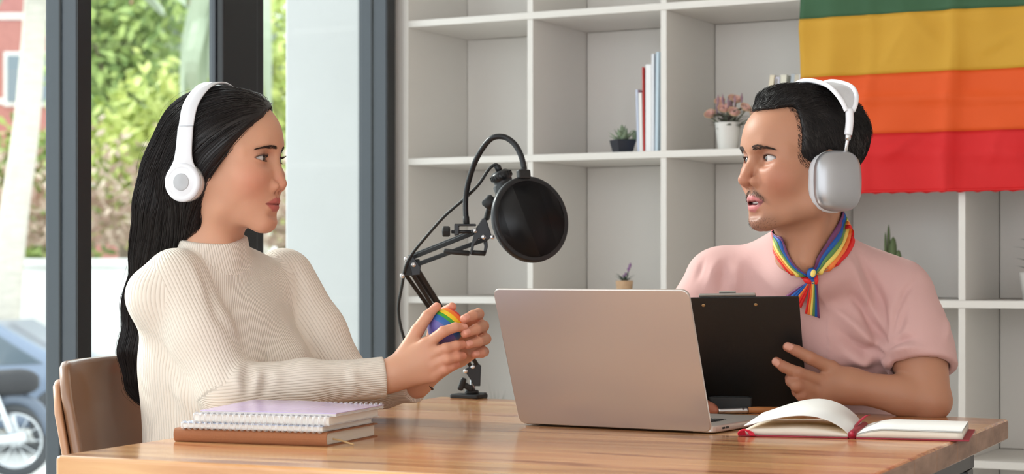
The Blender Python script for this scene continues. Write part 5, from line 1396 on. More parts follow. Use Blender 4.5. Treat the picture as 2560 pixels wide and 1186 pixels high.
mh_p = [(A(mWl), mw_, 0.027, 0.026)]+[(mw_, f[0][0], 0.0215, 0.0145) for f in mh_f[:4]]+[(mw_, mh_f[4][0][0], 0.0200, 0.0160), (A(P(2090, 955, yh+.006)), A(P(2075, 990, yh+.012)), 0.0165, 0.0150)]
def m_larm(p):
    d = hand(p, mh_p, mh_f, 0.014, 0.006)
    up_ = np.clip((-((p-hemL) @ hn)-0.004)/0.02, 0, 1)*0.011
    return smin(d, m_arm_l(p)+up_, 0.02)
Vr, Qr = sdf_mesh(m_larm, (0.43, 3.26, 0.735), (0.83, 3.52, 1.03), 0.0021)
col_r = hand_paint(Vr, mh_f, TONE_M, None, None)
Vr, col_r = nails(Vr, col_r, [(mh_f[0][0], mh_f[0][1], (-0.2, -1, 0.35)), (mh_f[1][0], mh_f[1][1], (-0.75, -0.6, 0.25))], (214, 158, 140))
Nr = normals(Vr, Qr); cr_ = Caster(Vr, Qr)
for pp in ([(2018, 884), (2012, 896), (2014, 908)], [(2026, 886), (2022, 898), (2024, 910)], [(2034, 890), (2030, 902)], [(1984, 926), (1980, 936), (1984, 946)], [(1994, 926), (1991, 938), (1994, 948)], [(2003, 930), (2000, 942)], [(1985, 872), (1982, 884)], [(1952, 910), (1949, 922)]):
    Vr = fold(Vr, Nr, H(cr_, *pp), -0.0009, 0.0016)
# right hand lying behind the laptop
r0 = A(mWr)
rr_f = [FG([(1738, 1014-2*k, 3.43-0.012*k), (1762, 1014+k, 3.425-0.012*k), (1778, 1020+k, 3.42-0.012*k), (1786, 1024+k, 3.415-0.012*k)], [0.0105, 0.0098, 0.0088, 0.0076]) for k in (0, 1, 2, 3)]+[FG([(1716, 1000, 3.40), (1736, 1000, 3.385), (1752, 1006, 3.38)], [0.012, 0.011, 0.009])]
rr_p = [(r0, f[0][0], 0.022, 0.0125) for f in rr_f[:4]]
Vx, Qx = sdf_mesh(lambda p: smin(hand(p, rr_p, rr_f), m_arm_r(p)+np.clip((-((p-hemR) @ axr)-0.004)/0.02, 0, 1)*0.011, 0.02), (0.22, 3.34, 0.735), (0.46, 3.64, 1.06), 0.0035)
col_x = hand_paint(Vx, rr_f, TONE_M, None, None)
Vt, Qt = sdf_mesh(lambda p: m_torso(p, -0.014), (0.25, 3.3, 0.42), (0.85, 3.95, 1.08), 0.010)
Vb, Qb = join([(Vh, Qh), (Vr, Qr), (Vx, Qx), (Vt, Qt)])
cb = np.concatenate([col_h, col_r, col_x, np.tile(A(lin(TONE_M['skin'])), (len(Vt), 1))]); cb = np.concatenate([cb, np.ones((len(cb), 1), f32)], 1)
np_mesh('body', Vb, Qb, skin_mat('skin_tan', 0.5, 0.07, 0.3), man, {'skin': ('FLOAT_COLOR', cb)})
eyes(man, FM, HM_, (-1, -0.12, 0.03), (52, 32, 22))
surf_m = BVHTree.FromPolygons([tuple(map(float, v)) for v in Vh], [tuple(map(int, q)) for q in Qh])
M_browm = mat('brow_hair_brown', (58, 42, 36), 0.7)
for sy in (1, -1):
    brow(man, FM, HM_, sy, M_browm, 330, 0.0038, surf_m, (0, 0.0030, -0.0035), 0.0170, 0.013, 0.050, 0.00024)
    lashes(man, FM, HM_, sy, M_browm, 22, 0.0050, False)
# teeth just behind the parted lips
tz = HM_['mouth_z']-0.0005
V, Q = [], []
tp = [FM.v(HM_['mouth_x']-0.0085-0.35*y*y*40, y, tz) for y in [(-0.016+0.004*k) for k in range(9)]]
tube('teeth', tp, 0.0030, mat('tooth_white', (236, 230, 222), 0.25), man, 8)
# --- t-shirt
def m_shirt(p):
    d = m_torso(p, 0.006)
    al = near(p, (A(mSl)+A(mEl))/2, 0.25, lambda q: smax(smin(m_arm_l(q, 0.006), cone(q, A(mSl)*0.7+A(mEl)*0.3, hemL+axl*0.02, 0.060, 0.0605), 0.02), (q-hemL) @ hn, 0.005))
    ar = near(p, (A(mSr)+A(mEr))/2, 0.25, lambda q: smax(smin(m_arm_r(q, 0.006), cone(q, A(mSr)*0.7+A(mEr)*0.3, hemR+axr*0.02, 0.060, 0.0605), 0.02), (q-hemR) @ axr, 0.005))
    d = smin(d, al, 0.014); d = smin(d, ar, 0.050)
    q = TM.loc(p)
    # open the sleeve end a little so the hem has an edge around the arm
    d = smax(d, -smax(m_arm_l(p, 0.0025), -((p-hemL) @ hn+0.012), 0.002), 0.002)
    return d
Vs, Qs = sdf_mesh(m_shirt, (0.22, 3.22, 0.50), (0.86, 3.96, 1.10), 0.0040)
Ns = normals(Vs, Qs); cs = Caster(Vs, Qs); V2 = Vs
for pp, amp, w in (([(2298, 690), (2262, 730), (2235, 790), (2222, 860)], -0.0035, 0.007), ([(2215, 862), (2190, 830), (2160, 770), (2130, 740)], -0.007, 0.010), ([(2210, 880), (2170, 850), (2130, 810), (2080, 770)], 0.006, 0.011),
                   ([(2212, 890), (2160, 880), (2110, 855)], -0.006, 0.010), ([(2216, 905), (2160, 905), (2120, 890)], 0.006, 0.012), ([(2218, 930), (2170, 935), (2120, 925)], -0.006, 0.012),
                   ([(2225, 865), (2252, 850), (2290, 845)], -0.005, 0.009), ([(2228, 880), (2260, 872), (2300, 870)], 0.005, 0.010), ([(2232, 850), (2250, 810), (2262, 770)], -0.004, 0.010), ([(2232, 905), (2270, 905), (2330, 900)], -0.003, 0.010),
                   ([(1800, 610), (1790, 655), (1768, 720)], 0.0020, 0.010), ([(1822, 610), (1812, 660), (1800, 730)], -0.0030, 0.010), ([(1760, 650), (1742, 700)], -0.0018, 0.009), ([(1850, 600), (1848, 660), (1835, 730)], 0.002, 0.012),
                   ([(2150, 640), (2180, 700), (2200, 760), (2215, 830)], -0.006, 0.011), ([(2120, 650), (2150, 720), (2190, 800)], 0.004, 0.012), ([(2090, 820), (2140, 860), (2200, 885)], -0.004, 0.010), ([(2360, 760), (2366, 800), (2362, 850)], 0.003, 0.010), ([(2375, 720), (2372, 760)], -0.003, 0.010)):
    V2 = fold(V2, Ns, H(cs, *pp), amp*2.3, w*0.85)
# sleeve hem stitch line
dh = np.abs((Vs-hemL) @ hn+0.016); near_arm = m_arm_l(Vs, 0.0) < 0.03
V2 = V2-Ns*(0.0009*np.exp(-(dh/0.0022)**2)*near_arm)[:, None]
M_tee = mat('dusty_pink_jersey', (206, 164, 160), 0.85, bump=0.12, bscale=700, sheen=0.15)
np_mesh('t_shirt', V2, Qs, M_tee, man)
# --- jeans
FL = Frame((0.57, 3.74, 0.50), fM)
def m_legs(p):
    q = FL.loc(p); m = mir(q)
    d = ell(q, (0.0, 0, 0.02), (0.125, 0.170, 0.125))
    d = smin(d, cone(m, (0.0, 0.09, 0.0), (0.42, 0.15, 0.06), 0.088, 0.068), 0.05)
    d = smin(d, cone(m, (0.43, 0.15, 0.05), (0.38, 0.15, -0.40), 0.064, 0.050), 0.03)
    d = smin(d, cone(m, (0.38, 0.15, -0.455), (0.52, 0.16, -0.465), 0.038, 0.032), 0.03)
    return d
Vp, Qp = sdf_mesh(m_legs, (0.15, 3.05, 0.0), (0.95, 3.95, 0.68), 0.009)
np_mesh('jeans', Vp, Qp, mat('blue_denim', (44, 66, 96), 0.85, bump=0.3, bscale=300, var=0.15, vscale=30), man)
# --- hair
def m_cap(q):
    m = mir(q)
    d = smin(ell(q, HM_['cran_c'], HM_['cran_r']), ell(q, HM_['fore_c'], HM_['fore_r']), 0.03)-0.0050
    d = smin(d, ell(q, (-0.028, 0, 0.046), (0.094, 0.072, 0.074)), 0.02)
    d = smin(d, ell(q, (0.028, 0.0, 0.101), (0.042, 0.054, 0.020)), 0.02)
    cut = smin(q[:, 0]-(0.040-0.30*np.clip(0.0-q[:, 2], 0, 0.06)), (0.080+0.25*np.clip(m[:, 1]-0.03, 0, 0.03))-q[:, 2], 0.010)
    d = smax(d, cut, 0.006)
    d = smax(d, -q[:, 2]-0.040-0.35*np.clip(-0.02-q[:, 0], 0, 0.08), 0.008)
    return d
Vk, Qk = sdf_mesh(m_cap, (-0.13, -0.10, -0.10), (0.11, 0.10, 0.14), 0.0030)
rng = np.random.default_rng(5)
st = Vk[rng.choice(len(Vk), 9000)]
topw = lambda q: np.clip((q[:, 2:3]-0.055)/0.03, 0, 1)
nz = rng.normal(size=(len(st), 3)).astype(f32)*A((0.28, 0.28, 0.15))
def m_field(q, t):
    w = topw(q)
    top_ = A((-0.55, 0.25, 0.35))+A((0.9, 0, 0.2))*np.clip((q[:, 0:1]-0.045)/0.04, 0, 1)
    sd_ = A((-0.45, 0, -0.9))
    return top_*w+sd_*(1-w)+nz
ln = np.where(st[:, 2] > 0.065, rng.uniform(0.0028, 0.0048, len(st)), rng.uniform(0.0012, 0.0022, len(st))).astype(f32)
lf = rng.uniform(0.0004, 0.0060, len(st)).astype(f32)*np.where(st[:, 2] > 0.065, 1.0, 0.35)
Sm = strands(m_cap, st, None, 7, ln, m_field, lambda t, n: lf*t, rng, 0.8)
Vq, Qq = strand_mesh(Sm.astype(f32), 0.00042, 0.00018)
hv = FM.loc(Vh); dcp = m_cap(hv); ring_ = np.where((dcp > -0.001) & (dcp < 0.0065) & (hv[:, 0] < 0.052) & (hv[:, 2] > -0.035))[0]
s3 = hv[rng.choice(ring_, 1500)]; n3 = rng.normal(size=(len(s3), 3)).astype(f32)*0.25; l3 = rng.uniform(0.0006, 0.0016, len(s3)).astype(f32)
S3 = strands(lambda q: head_sdf(q, HM_), s3, None, 5, l3, lambda q, t: A((-0.55, 0, -0.7))+n3, lambda t, n: 0.0005+0.0006*t, rng)
Vz, Qz = strand_mesh(S3.astype(f32), 0.00028, 0.00012)
Vall, Qall = join([(Vk, Qk), (Vq, Qq), (Vz, Qz)])
np_mesh('hair', FM.wld(Vall), Qall, hair_mat('short_black_hair', (22, 18, 18), 0.42, 0.35), man)
# short stubble hairs at the temple fade and moustache
mR, mT = [], []
rs_ = random.Random(4)
for k in range(260):
    y = rs_.uniform(-0.027, 0.027); z = HM_['mouth_z']+0.0150-0.011*(y/0.026)**2+rs_.uniform(-0.0045, 0.0045)
    h_ = surf_m.ray_cast(FM.v(0.14, y, z), -FM.d(1, 0, 0))[0]
    if h_: mR.append(h_); mT.append(h_+FM.d(0.35, (0.5 if y > 0 else -0.5), -0.8)*0.0035)
hair_strip(man, 'moustache', mR, mT, 0.00016, M_browm); mR, mT = [], []
for k in range(260):
    y = rs_.uniform(-0.036, 0.036); z = HM_['chin_c'][2]+rs_.uniform(-0.014, 0.004)
    h_ = surf_m.ray_cast(FM.v(0.14, y, z), -FM.d(1, 0, 0))[0]
    if h_ and FM.loc(A(h_)[None])[0, 0] > 0.058: mR.append(h_); mT.append(h_+FM.d(0.45, (0.3 if y > 0 else -0.3), -0.75)*0.0028)
hair_strip(man, 'chin_stubble', mR, mT, 0.00016, M_browm)
# --- scarf: a striped ribbon round the neck with a knot and two tails
STR = [(110, 52, 100), (16, 86, 168), (96, 140, 78), (244, 216, 110), (248, 130, 58), (228, 34, 34)]
M_str = [mat('scarf_%s' % n_, c_, 0.55, bump=0.05, bscale=500) for n_, c_ in zip(('purple', 'blue', 'green', 'yellow', 'orange', 'red'), STR)]
Vc, Qc = join([(Vh, Qh), (V2, Qs)]); cc2 = Caster(Vc, Qc)
scarf = bpy.data.objects.new('scarf', None); COL.objects.link(scarf); child(scarf, man)
def scarf_base(p): return np.minimum(m_headcut(FM.loc(p))*FM.s, m_shirt(p))
def band(name, inner, outer, order, off=0.004, snap=True):
    """six stripes lofted between two edges; points are (px, py) on the body, or 3D points"""
    def pt(s_):
        if len(s_) == 3: return Vector(s_)
        h_ = cc2.hit(*s_, 3.45); return h_
    I = spline([pt(s_) for s_ in inner], 6); O = spline([pt(s_) for s_ in outer], 6)
    n = len(I)
    for k in range(6):
        V, Q = [], []; nrm = Vector((-0.1, -1, 0.25)).normalized()
        a_ = np.array([I[i].lerp(O[i], t)+nrm*(off+0.002*math.sin(math.pi*t)) for i in range(n) for t in (k/6, (k+1)/6)], f32)
        for _ in range(3):
            dd_ = scarf_base(a_); lo_ = dd_ < 0.0035
            if lo_.any(): g_ = sgrad(scarf_base, a_[lo_], 0.002); a_[lo_] += g_/np.maximum(np.linalg.norm(g_, axis=1)[:, None], 1e-6)*(0.0038-dd_[lo_])[:, None]
        for p in a_: V += [Vector(p), Vector(p)-nrm*0.0012]
        for i in range(n-1):
            a, b = 4*i, 4*i+4
            Q += [(a, b, b+2, a+2), (a+1, a+3, b+3, b+1), (a, a+1, b+1, b), (a+2, b+2, b+3, a+3)]
        Q += [(0, 2, 3, 1), (4*n-4, 4*n-3, 4*n-1, 4*n-2)]
        mesh_obj('scarf_stripe', V, Q, M_str[order[k]], scarf, True)
rt = [0, 1, 2, 3, 4, 5]
band('r', [tuple(FM.v(-0.080, -0.035, -0.080)), tuple(FM.v(-0.070, 0.018, -0.080)), (2092, 562), (2064, 606), (2040, 648), (2026, 682)], [tuple(FM.v(-0.088, -0.035, -0.118)), tuple(FM.v(-0.083, 0.024, -0.112)), (2134, 600), (2120, 640), (2084, 668), (2038, 692)], rt)
band('l', [tuple(P(1966, 560, 3.47)), (1956, 592), (1970, 632), (1988, 664), (2018, 684)], [tuple(P(1936, 566, 3.48)), (1931, 598), (1940, 640), (1962, 674), (2012, 700)], rt)
def on(px, py, off): 
    h_ = cc2.hit(px, py, 3.45); return tuple(h_+Vector((0, -off, 0)))
band('t1', [on(2012, 708, .010), on(1988, 722, .012), on(1962, 740, .012)], [on(2020, 716, .012), on(2012, 742, .014), on(2000, 772, .014)], [0, 1, 1, 4, 5, 5], 0.002)
band('t2', [on(2040, 706, .012), on(2043, 745, .014), on(2046, 797, .014)], [on(2022, 708, .014), on(2016, 745, .016), on(2008, 785, .016)], [0, 1, 2, 3, 4, 5], 0.004)
def blob(name, px, py, off, r, rot, m):
    c = Vector(on(px, py, off)); prof = [(max(1e-5, math.sin(math.pi*i/10)), -math.cos(math.pi*i/10)) for i in range(11)]
    V, Q = lathe_arrays(prof, 16); R_ = Matrix.Rotation(rot, 3, 'Y')
    mesh_obj(name, [c+R_ @ Vector((v[0]*r[0], v[1]*r[1], v[2]*r[2])) for v in V], Q, m, scarf)
blob('knot_wrap', 2027, 684, .010, (0.0085, 0.008, 0.0105), 0.2, M_str[1])
blob('knot_wrap', 2029, 684, .017, (0.0045, 0.004, 0.0070), 0.2, M_str[3])
blob('knot_wrap', 2016, 702, .014, (0.0085, 0.006, 0.0055), 0.4, M_str[5])
blob('knot_wrap', 2037, 700, .013, (0.0045, 0.005, 0.0085), 0.0, M_str[5])
blob('knot_wrap', 2027, 700, .013, (0.0060, 0.005, 0.0080), -0.3, M_str[1])
# --- his headphones
M_cup = mat('silver_cup', (172, 172, 176), 0.34, 0.65); M_mesh2 = mat('grey_mesh_pad', (206, 206, 210), 0.7, bump=0.2, bscale=500); M_band = mat('white_headband', (238, 238, 244), 0.32)
hpm = thing('headphones', 'silver over-ear headphones with white headband worn by the man', 'headphones', tuple(FM.v(-0.03, 0, 0.12)))
for sy in (1, -1):
    C0 = np.array([-0.014, sy*0.0900, -0.037], f32)
    def cup(q):
        r = (q-C0)/np.array([0.0420, 0.0210, 0.0490], f32); a = np.abs(r)
        rho = ((a[:, 0]**3.0+a[:, 2]**3.0)**(2.4/3.0)+a[:, 1]**2.4)**(1/2.4)
        return (rho-1)*0.024
    Vc_, Qc_ = sdf_mesh(cup, C0-[0.05, 0.03, 0.056], C0+[0.05, 0.03, 0.056], 0.0022)
    cu = np_mesh('ear_cup', FM.wld(Vc_), Qc_, M_cup, hpm)
    pts = [FM.v(C0[0]+x_*0.98, C0[1]-sy*0.0175, C0[2]+z_) for x_, z_ in round_rect(0.066, 0.082, 0.030, 10)]
    tube('ear_cushion', pts, [0.0105+0.0006*(i % 2) for i in range(len(pts))], M_mesh2, cu, 10, True)
    rod('stem', FM.v(-0.026, sy*0.093, 0.006), FM.v(-0.028, sy*0.0985, 0.036), 0.0034, M_bolt, hpm, 14)
    rod('stem_collar', FM.v(-0.0275, sy*0.0970, 0.028), FM.v(-0.0283, sy*0.0990, 0.039), 0.0056, M_bolt, hpm, 16)
    tube('band_arm', spline([FM.v(-0.0282, sy*0.0988, 0.037), FM.v(-0.030, sy*0.1000, 0.058), FM.v(-0.031, sy*0.0975, 0.078)], 5), [0.0068]*9+[0.0066, 0.0064], M_band, hpm, 14)
ctr_ = [(-0.031, 0.0985, 0.075, 0.012), (-0.033, 0.0940, 0.090, 0.026), (-0.034, 0.0800, 0.108, 0.040), (-0.033, 0.055, 0.122, 0.046), (-0.031, 0.0, 0.132, 0.047)]
full = ctr_+[(a, -b, c, w) for a, b, c, w in reversed(ctr_[:-1])]
strip('mesh_canopy', FM, [(a, b, c-0.002, w*0.93) for a, b, c, w in full], M_mesh2, hpm, 0.0020)
for sx in (1, -1):
    tube('frame_rail', [FM.v(v.x, v.y, v.z) for v in spline([Vector((a+sx*w/2, b, c)) for a, b, c, w in full], 8)], 0.0042, M_band, hpm, 10)
# ------------------------------------------------------------ chairs
M_ply = mat('brown_moulded_shell', (136, 98, 72), 0.32, coat=0.35, var=0.05, vscale=5); M_plye = mat('tan_shell_edge', (184, 134, 98), 0.35, coat=0.3)
def chair(label, near_top, a, face, top_z, seat_z=0.45, sag=0.05, width=0.42):
    a = a.normalized(); face = face.normalized()
    ctr = near_top+a*width/2; ctr.z = 0
    t = thing('chair', label, 'chair', tuple(ctr+face*0.22))
    def shell(name, u0, u1, zb, zt, off, th, m, round_=0.05):
        nu, nv = 18, 10; V, Q = [], []
        for s_ in (0, 1):
            for i in range(nu+1):
                u = u0+(u1-u0)*i/nu
                e = min(u-u0, u1-u)*width; cut = round_-math.sqrt(max(0, round_**2-(round_-min(e, round_))**2)) if e < round_ else 0
                for j in range(nv+1):
                    v = j/nv; z = zb+(zt-cut-zb)*v
                    p = near_top+a*(u*width)-face*(sag*math.sin(math.pi*u))+face*(0.20*(top_z-z))-face*off
                    p.z = z
                    V.append(p-face*(th if s_ else 0))
        m_ = (nu+1)*(nv+1)
        for i in range(nu):
            for j in range(nv):
                k = i*(nv+1)+j; Q += [(k, k+nv+1, k+nv+2, k+1), (m_+k, m_+k+1, m_+k+nv+2, m_+k+nv+1)]
        for i in range(nu):
            for j in (0, nv): k = i*(nv+1)+j; Q.append((k, m_+k, m_+k+nv+1, k+nv+1))
        for j in range(nv):
            for i in (0, nu): k = i*(nv+1)+j; Q.append((k, k+1, m_+k+1, m_+k))
        bm = bmesh.new(); vs = [bm.verts.new(v) for v in V]
        for q_ in Q: bm.faces.new([vs[i] for i in q_])
        bmesh.ops.recalc_face_normals(bm, faces=bm.faces)
        bmesh.ops.bevel(bm, geom=[e_ for e_ in bm.edges if e_.calc_face_angle(0) > 0.9], offset=th*0.38, segments=3, affect='EDGES', profile=0.5)
        return bm_obj(name, bm, m, t, True)
    shell('backrest', 0.0, 1.0, seat_z+0.10, top_z, 0.0, 0.020, M_ply)
    shell('back_support', -0.015, 1.015, seat_z+0.02, top_z-0.030, 0.0215, 0.014, M_plye)
    sc_ = ctr+face*0.25
    prism_obj('seat', round_rect(0.42, 0.42, 0.07), 0, 0.025, M_ply, t, 0.008, 2, TR(Vector((sc_.x, sc_.y, seat_z-0.04)), Matrix((face, UZ.cross(face), UZ)).transposed()))
    for i in (-1, 1):
        for j in (-1, 1):
            p = sc_+face*(0.17*i)+a*(0.17*j); rod('leg', (p.x+face.x*0.03*i, p.y+face.y*0.03*i, 0.0), (p.x, p.y, seat_z-0.04), 0.013, M_steel, t)
    for j in (-1, 1):
        p = sc_-face*0.20+a*(0.13*j); p2 = ctr+a*(0.13*j)-face*0.055+face*0.03; rod('back_post', (p.x, p.y, seat_z-0.035), (p2.x, p2.y, seat_z+0.16), 0.011, M_steel, t)
    return t
chair('brown moulded chair the woman sits on, at the left of the table', P(163, 908, 3.07), Vector((0.30, 0.954, 0)), Vector((0.954, -0.30, 0)), P(163, 908, 3.07).z)
chair('brown moulded chair behind the table under the man', Vector((0.40, 3.98, 0.80)), Vector((0.963, -0.27, 0)), Vector((-0.27, -0.963, 0)), 0.80, 0.42)

# ------------------------------------------------------------ rainbow flag on the shelf front
flag = thing('flag', 'creased rainbow flag hanging over the right end of the white shelf', 'flag', tuple(D0+S*2.4*PX+UZ*1.2))
fx0 = (t_ := None)
def shelf_s(px):
    """distance along the shelf front that is seen at that pixel column"""
    k = (px-1280)/F; return (D0.x-k*D0.y)/(k*S.y-S.x)
def shelf_p(px, py, n=0.0):
    """point seen at a pixel on the plane n metres behind the shelf front"""
    o = D0+N*n; k = (px-1280)/F; s_ = (o.x-k*o.y)/(k*S.y-S.x); q = o+S*s_; return P(px, py, q.y)
fl_s0 = shelf_s(2010); fw = 1.45
zb_ = [shelf_p(2250, y, -0.02).z for y in (483, 336, 187, 34)]; hstr = (zb_[3]-zb_[0])/3
ZF = [zb_[0]+hstr*k for k in range(7)]
def crease(u, z):
    d = 0.0; r_ = lambda x, w: math.exp(-(x/w)**2)
    for cu, am, w in ((0.165, 0.004, 0.012), (0.36, 0.007, 0.016), (0.40, -0.004, 0.03), (0.72, 0.006, 0.016), (1.05, 0.006, 0.016), (0.07, 0.003, 0.02)):
        d += am*r_(u-cu-0.01*math.sin(z*9), w)
    for cz, am, w in ((ZF[1]+0.072, 0.005, 0.010), (ZF[0]+0.085, 0.003, 0.014), (ZF[3]-0.02, 0.003, 0.02)):
        d += am*r_(z-cz-0.008*math.sin(u*7), w)
    d += 0.003*math.sin(u*23+z*7)*math.sin(z*19+u*5)+0.006*math.sin(u*4.0+1)+0.0025*math.sin(u*41+3*math.sin(z*11))*math.sin(z*9)
    for (u0, z0, ux, uz, am) in ((0.22, ZF[2]+0.05, 0.5, 0.8, 0.004), (0.30, ZF[2]+0.10, -0.6, 0.7, 0.004), (0.47, ZF[2]+0.06, 0.9, 0.4, 0.004), (0.25, ZF[0]+0.11, 0.8, 0.5, 0.004), (0.46, ZF[0]+0.10, 0.3, 0.9, 0.004), (0.56, ZF[1]+0.06, 0.9, -0.4, 0.004)):
        a_ = (u-u0)*ux+(z-z0)*uz; b_2 = -(u-u0)*uz+(z-z0)*ux; d += am*r_(b_2, 0.007)*r_(a_, 0.05)
    return d
fc = [('red', (210, 18, 22)), ('orange', (222, 82, 12)), ('yellow', (202, 152, 40)), ('green', (50, 90, 58)), ('blue', (40, 80, 160)), ('purple', (100, 50, 120))]
for k in range(6):
    nu, nv = 110, 14; V, Q = [], []
    for s_ in (0, 1):
        for i in range(nu+1):
            for j in range(nv+1):
                u = fw*i/nu; z = ZF[k]+(ZF[k+1]-ZF[k])*j/nv
                if k == 0 and j == 0: z += 0.002*math.sin(i*2.1)
                V.append(D0+S*(fl_s0+u)-N*(0.020+1.7*crease(u, z)+(0.0006 if s_ == 0 else 0.0))+UZ*z)
    m_ = (nu+1)*(nv+1)
    for i in range(nu):
        for j in range(nv):
            a = i*(nv+1)+j; Q += [(a, a+nv+1, a+nv+2, a+1), (m_+a, m_+a+1, m_+a+nv+2, m_+a+nv+1)]
    for i in range(nu):
        for j in (0, nv): a = i*(nv+1)+j; Q.append((a, m_+a, m_+a+nv+1, a+nv+1))
    for j in range(nv):
        for i in (0, nu): a = i*(nv+1)+j; Q.append((a, a+1, m_+a+1, m_+a))
    mesh_obj('flag_stripe', V, Q, mat('flag_'+fc[k][0], fc[k][1], 0.7, bump=0.06, bscale=900), flag)
    if k == 0:
        hp = [D0+S*(fl_s0+fw*i/60)-N*(0.0215+1.7*crease(fw*i/60, ZF[0]))+UZ*(ZF[0]+0.004) for i in range(61)]
        tube('hem', hp, [0.0034+0.0006*(i % 2) for i in range(61)], MATS['flag_red'], flag, 6)

# ------------------------------------------------------------ things on the shelves
def on_shelf(px, row, back):
    """point on a shelf board at that pixel column, back metres behind the front edge"""
    o = D0+N*back; k = (px-1280)/F; s_ = (o.x-k*o.y)/(k*S.y-S.x); q = o+S*s_; q.z = ZB[row]+BT/2; return q
def book(label, px, row, back, th, h, d, lean, rgb, cat='book', group=None, page=(232, 228, 220)):
    p = on_shelf(px, row, back)
    R = RS @ Matrix.Rotation(lean, 3, 'Y')
    if lean > 0: p = p
    t = thing('book' if cat == 'book' else 'magazine', label, cat, tuple(p), group)
    lift = abs(math.sin(lean))*th*0.0
    def bx(nm, size, off, m): return box_obj(nm, size, p+UZ*lift+R @ Vector(off), R, m, t, 0.0008)
    mc = mat('cover_%d_%d_%d' % rgb, rgb, 0.5); mp = mat('shelf_pages_%d' % page[2], page, 0.8)
    bx('page_block', (th*0.8, d-0.006, h-0.004), (0, d/2+0.002, h/2), mp)
    bx('cover', (th*0.1, d, h), (-th*0.45, d/2, h/2), mc); bx('cover', (th*0.1, d, h), (th*0.45, d/2, h/2), mc)
    bx('spine', (th, 0.0016, h), (0, 0.0, h/2), mc)
    return t
G1 = 'magazines beside the succulent'
for lb, px, th, h, ln, rgb in (('thin pale grey brochure next to the succulent, shortest of the upright magazines', 1596, 0.006, 0.158, -0.030, (196, 204, 224)),
        ('short white magazine second from the succulent', 1603, 0.009, 0.150, -0.02, (236, 234, 232)), ('slim magazine with red cover edge on the shelf', 1610, 0.003, 0.214, -0.015, (196, 62, 58)),
        ('thick white-spined magazine in the middle of the upright row', 1621, 0.016, 0.220, 0.0, (240, 240, 242)), ('tall white magazine left of the pale blue one', 1632, 0.007, 0.246, 0.0, (224, 226, 232)),
        ('tall pale blue magazine against the shelf divider', 1641, 0.008, 0.250, 0.012, (196, 212, 224))):
    book(lb, px, 3, 0.035, th, h, 0.17, ln, rgb, 'magazine', G1)
G2 = 'small books behind the man'
for k, (lb, px, th, h, ln, rgb) in enumerate((('leaning cream book at the left end of the row behind the man', 1908, 0.012, 0.182, 0.13, (226, 214, 190)), ('thin brown book second in the row behind the man', 1926, 0.006, 0.172, 0.10, (150, 140, 132)), ('lilac-grey book third in the row behind the man', 1936, 0.012, 0.176, 0.05, (200, 198, 210)),
        ('cream book in the middle of the row behind the man', 1952, 0.015, 0.180, 0.04, (226, 222, 206)), ('blue-grey book right of the middle cream book', 1969, 0.011, 0.181, 0.08, (176, 184, 192)), ('tan book near the flag edge', 1982, 0.013, 0.179, 0.06, (204, 194, 176)), ('pale grey book touching the flag edge', 1997, 0.009, 0.180, 0.03, (206, 210, 220)))):
    book(lb, px, 3, 0.06, th, h, 0.13, ln, rgb, 'book', G2)
def leaf_blade(name, a, b, w, th, m, parent, bow=0.3):
    a, b = Vector(a), Vector(b); d = b-a; s_, u_, _ = frame_of(d)
    V, Q = [], []; n = 6
    for i in range(n+1):
        t = i/n; c = a+d*t+u_*(bow*d.length*t*(1-t)); ww = w*math.sin(math.pi*(0.12+0.88*t)**0.8)*0.5+0.0002
        V += [c-s_*ww, c-u_*th*(1-t), c+s_*ww, c+u_*th*0.6*(1-t)]
    for i in range(n):
        for k in range(4): Q.append((4*i+k, 4*i+(k+1) % 4, 4*i+4+(k+1) % 4, 4*i+4+k))
    Q += [(3, 2, 1, 0), tuple(4*n+k for k in range(4))]
    return mesh_obj(name, V, Q, m, parent, True)
M_soil = mat('dark_soil', (70, 56, 46), 0.95, bump=0.6, bscale=200)
# succulent in a square black pot
p = on_shelf(1557, 3, 0.06); su = thing('potted_succulent', 'small green succulent in a square black pot on the shelf', 'plant', tuple(p))
bm = bmesh.new(); va = []
for z, w in ((0, 0.019), (0.034, 0.0262), (0.034, 0.0235), (0.028, 0.0232)):
    va.append([bm.verts.new(p+RZ(0.35) @ Vector((sx*w, sy*w, z))) for sx, sy in ((-1, -1), (1, -1), (1, 1), (-1, 1))])
bm.faces.new(va[0][::-1]); bm.faces.new(va[3])
for r in range(3):
    for k in range(4): bm.faces.new((va[r][k], va[r][(k+1) % 4], va[r+1][(k+1) % 4], va[r+1][k]))
bm_obj('pot', bm, mat('navy_black_pot', (38, 42, 54), 0.35), su)
M_suc = mat('succulent_green', (140, 156, 128), 0.55, var=0.12, vscale=60)
rr = random.Random(2)
for k in range(16):
    an = k*2.4; el_ = 0.25+0.075*k; L = 0.050-0.0012*k
    d = Vector((math.cos(an)*math.cos(el_), math.sin(an)*math.cos(el_), math.sin(el_)))
    leaf_blade('leaf', p+UZ*0.032+d*0.004, p+UZ*0.032+d*L, 0.016, 0.005, M_suc, su, -0.15)
for (x, z) in ((0.0, 0.066), (0.030, 0.052)):
    q0 = p+UZ*0.03+Vector((x, 0, 0))
    for k in range(7):
        leaf_blade('leaf', q0+UZ*(0.004*k), q0+UZ*(z-0.034-0.002*k+0.004*k)+Vector((0.008*math.cos(k*2.4), 0.008*math.sin(k*2.4), 0)), 0.012, 0.004, M_suc, su, 0.1)
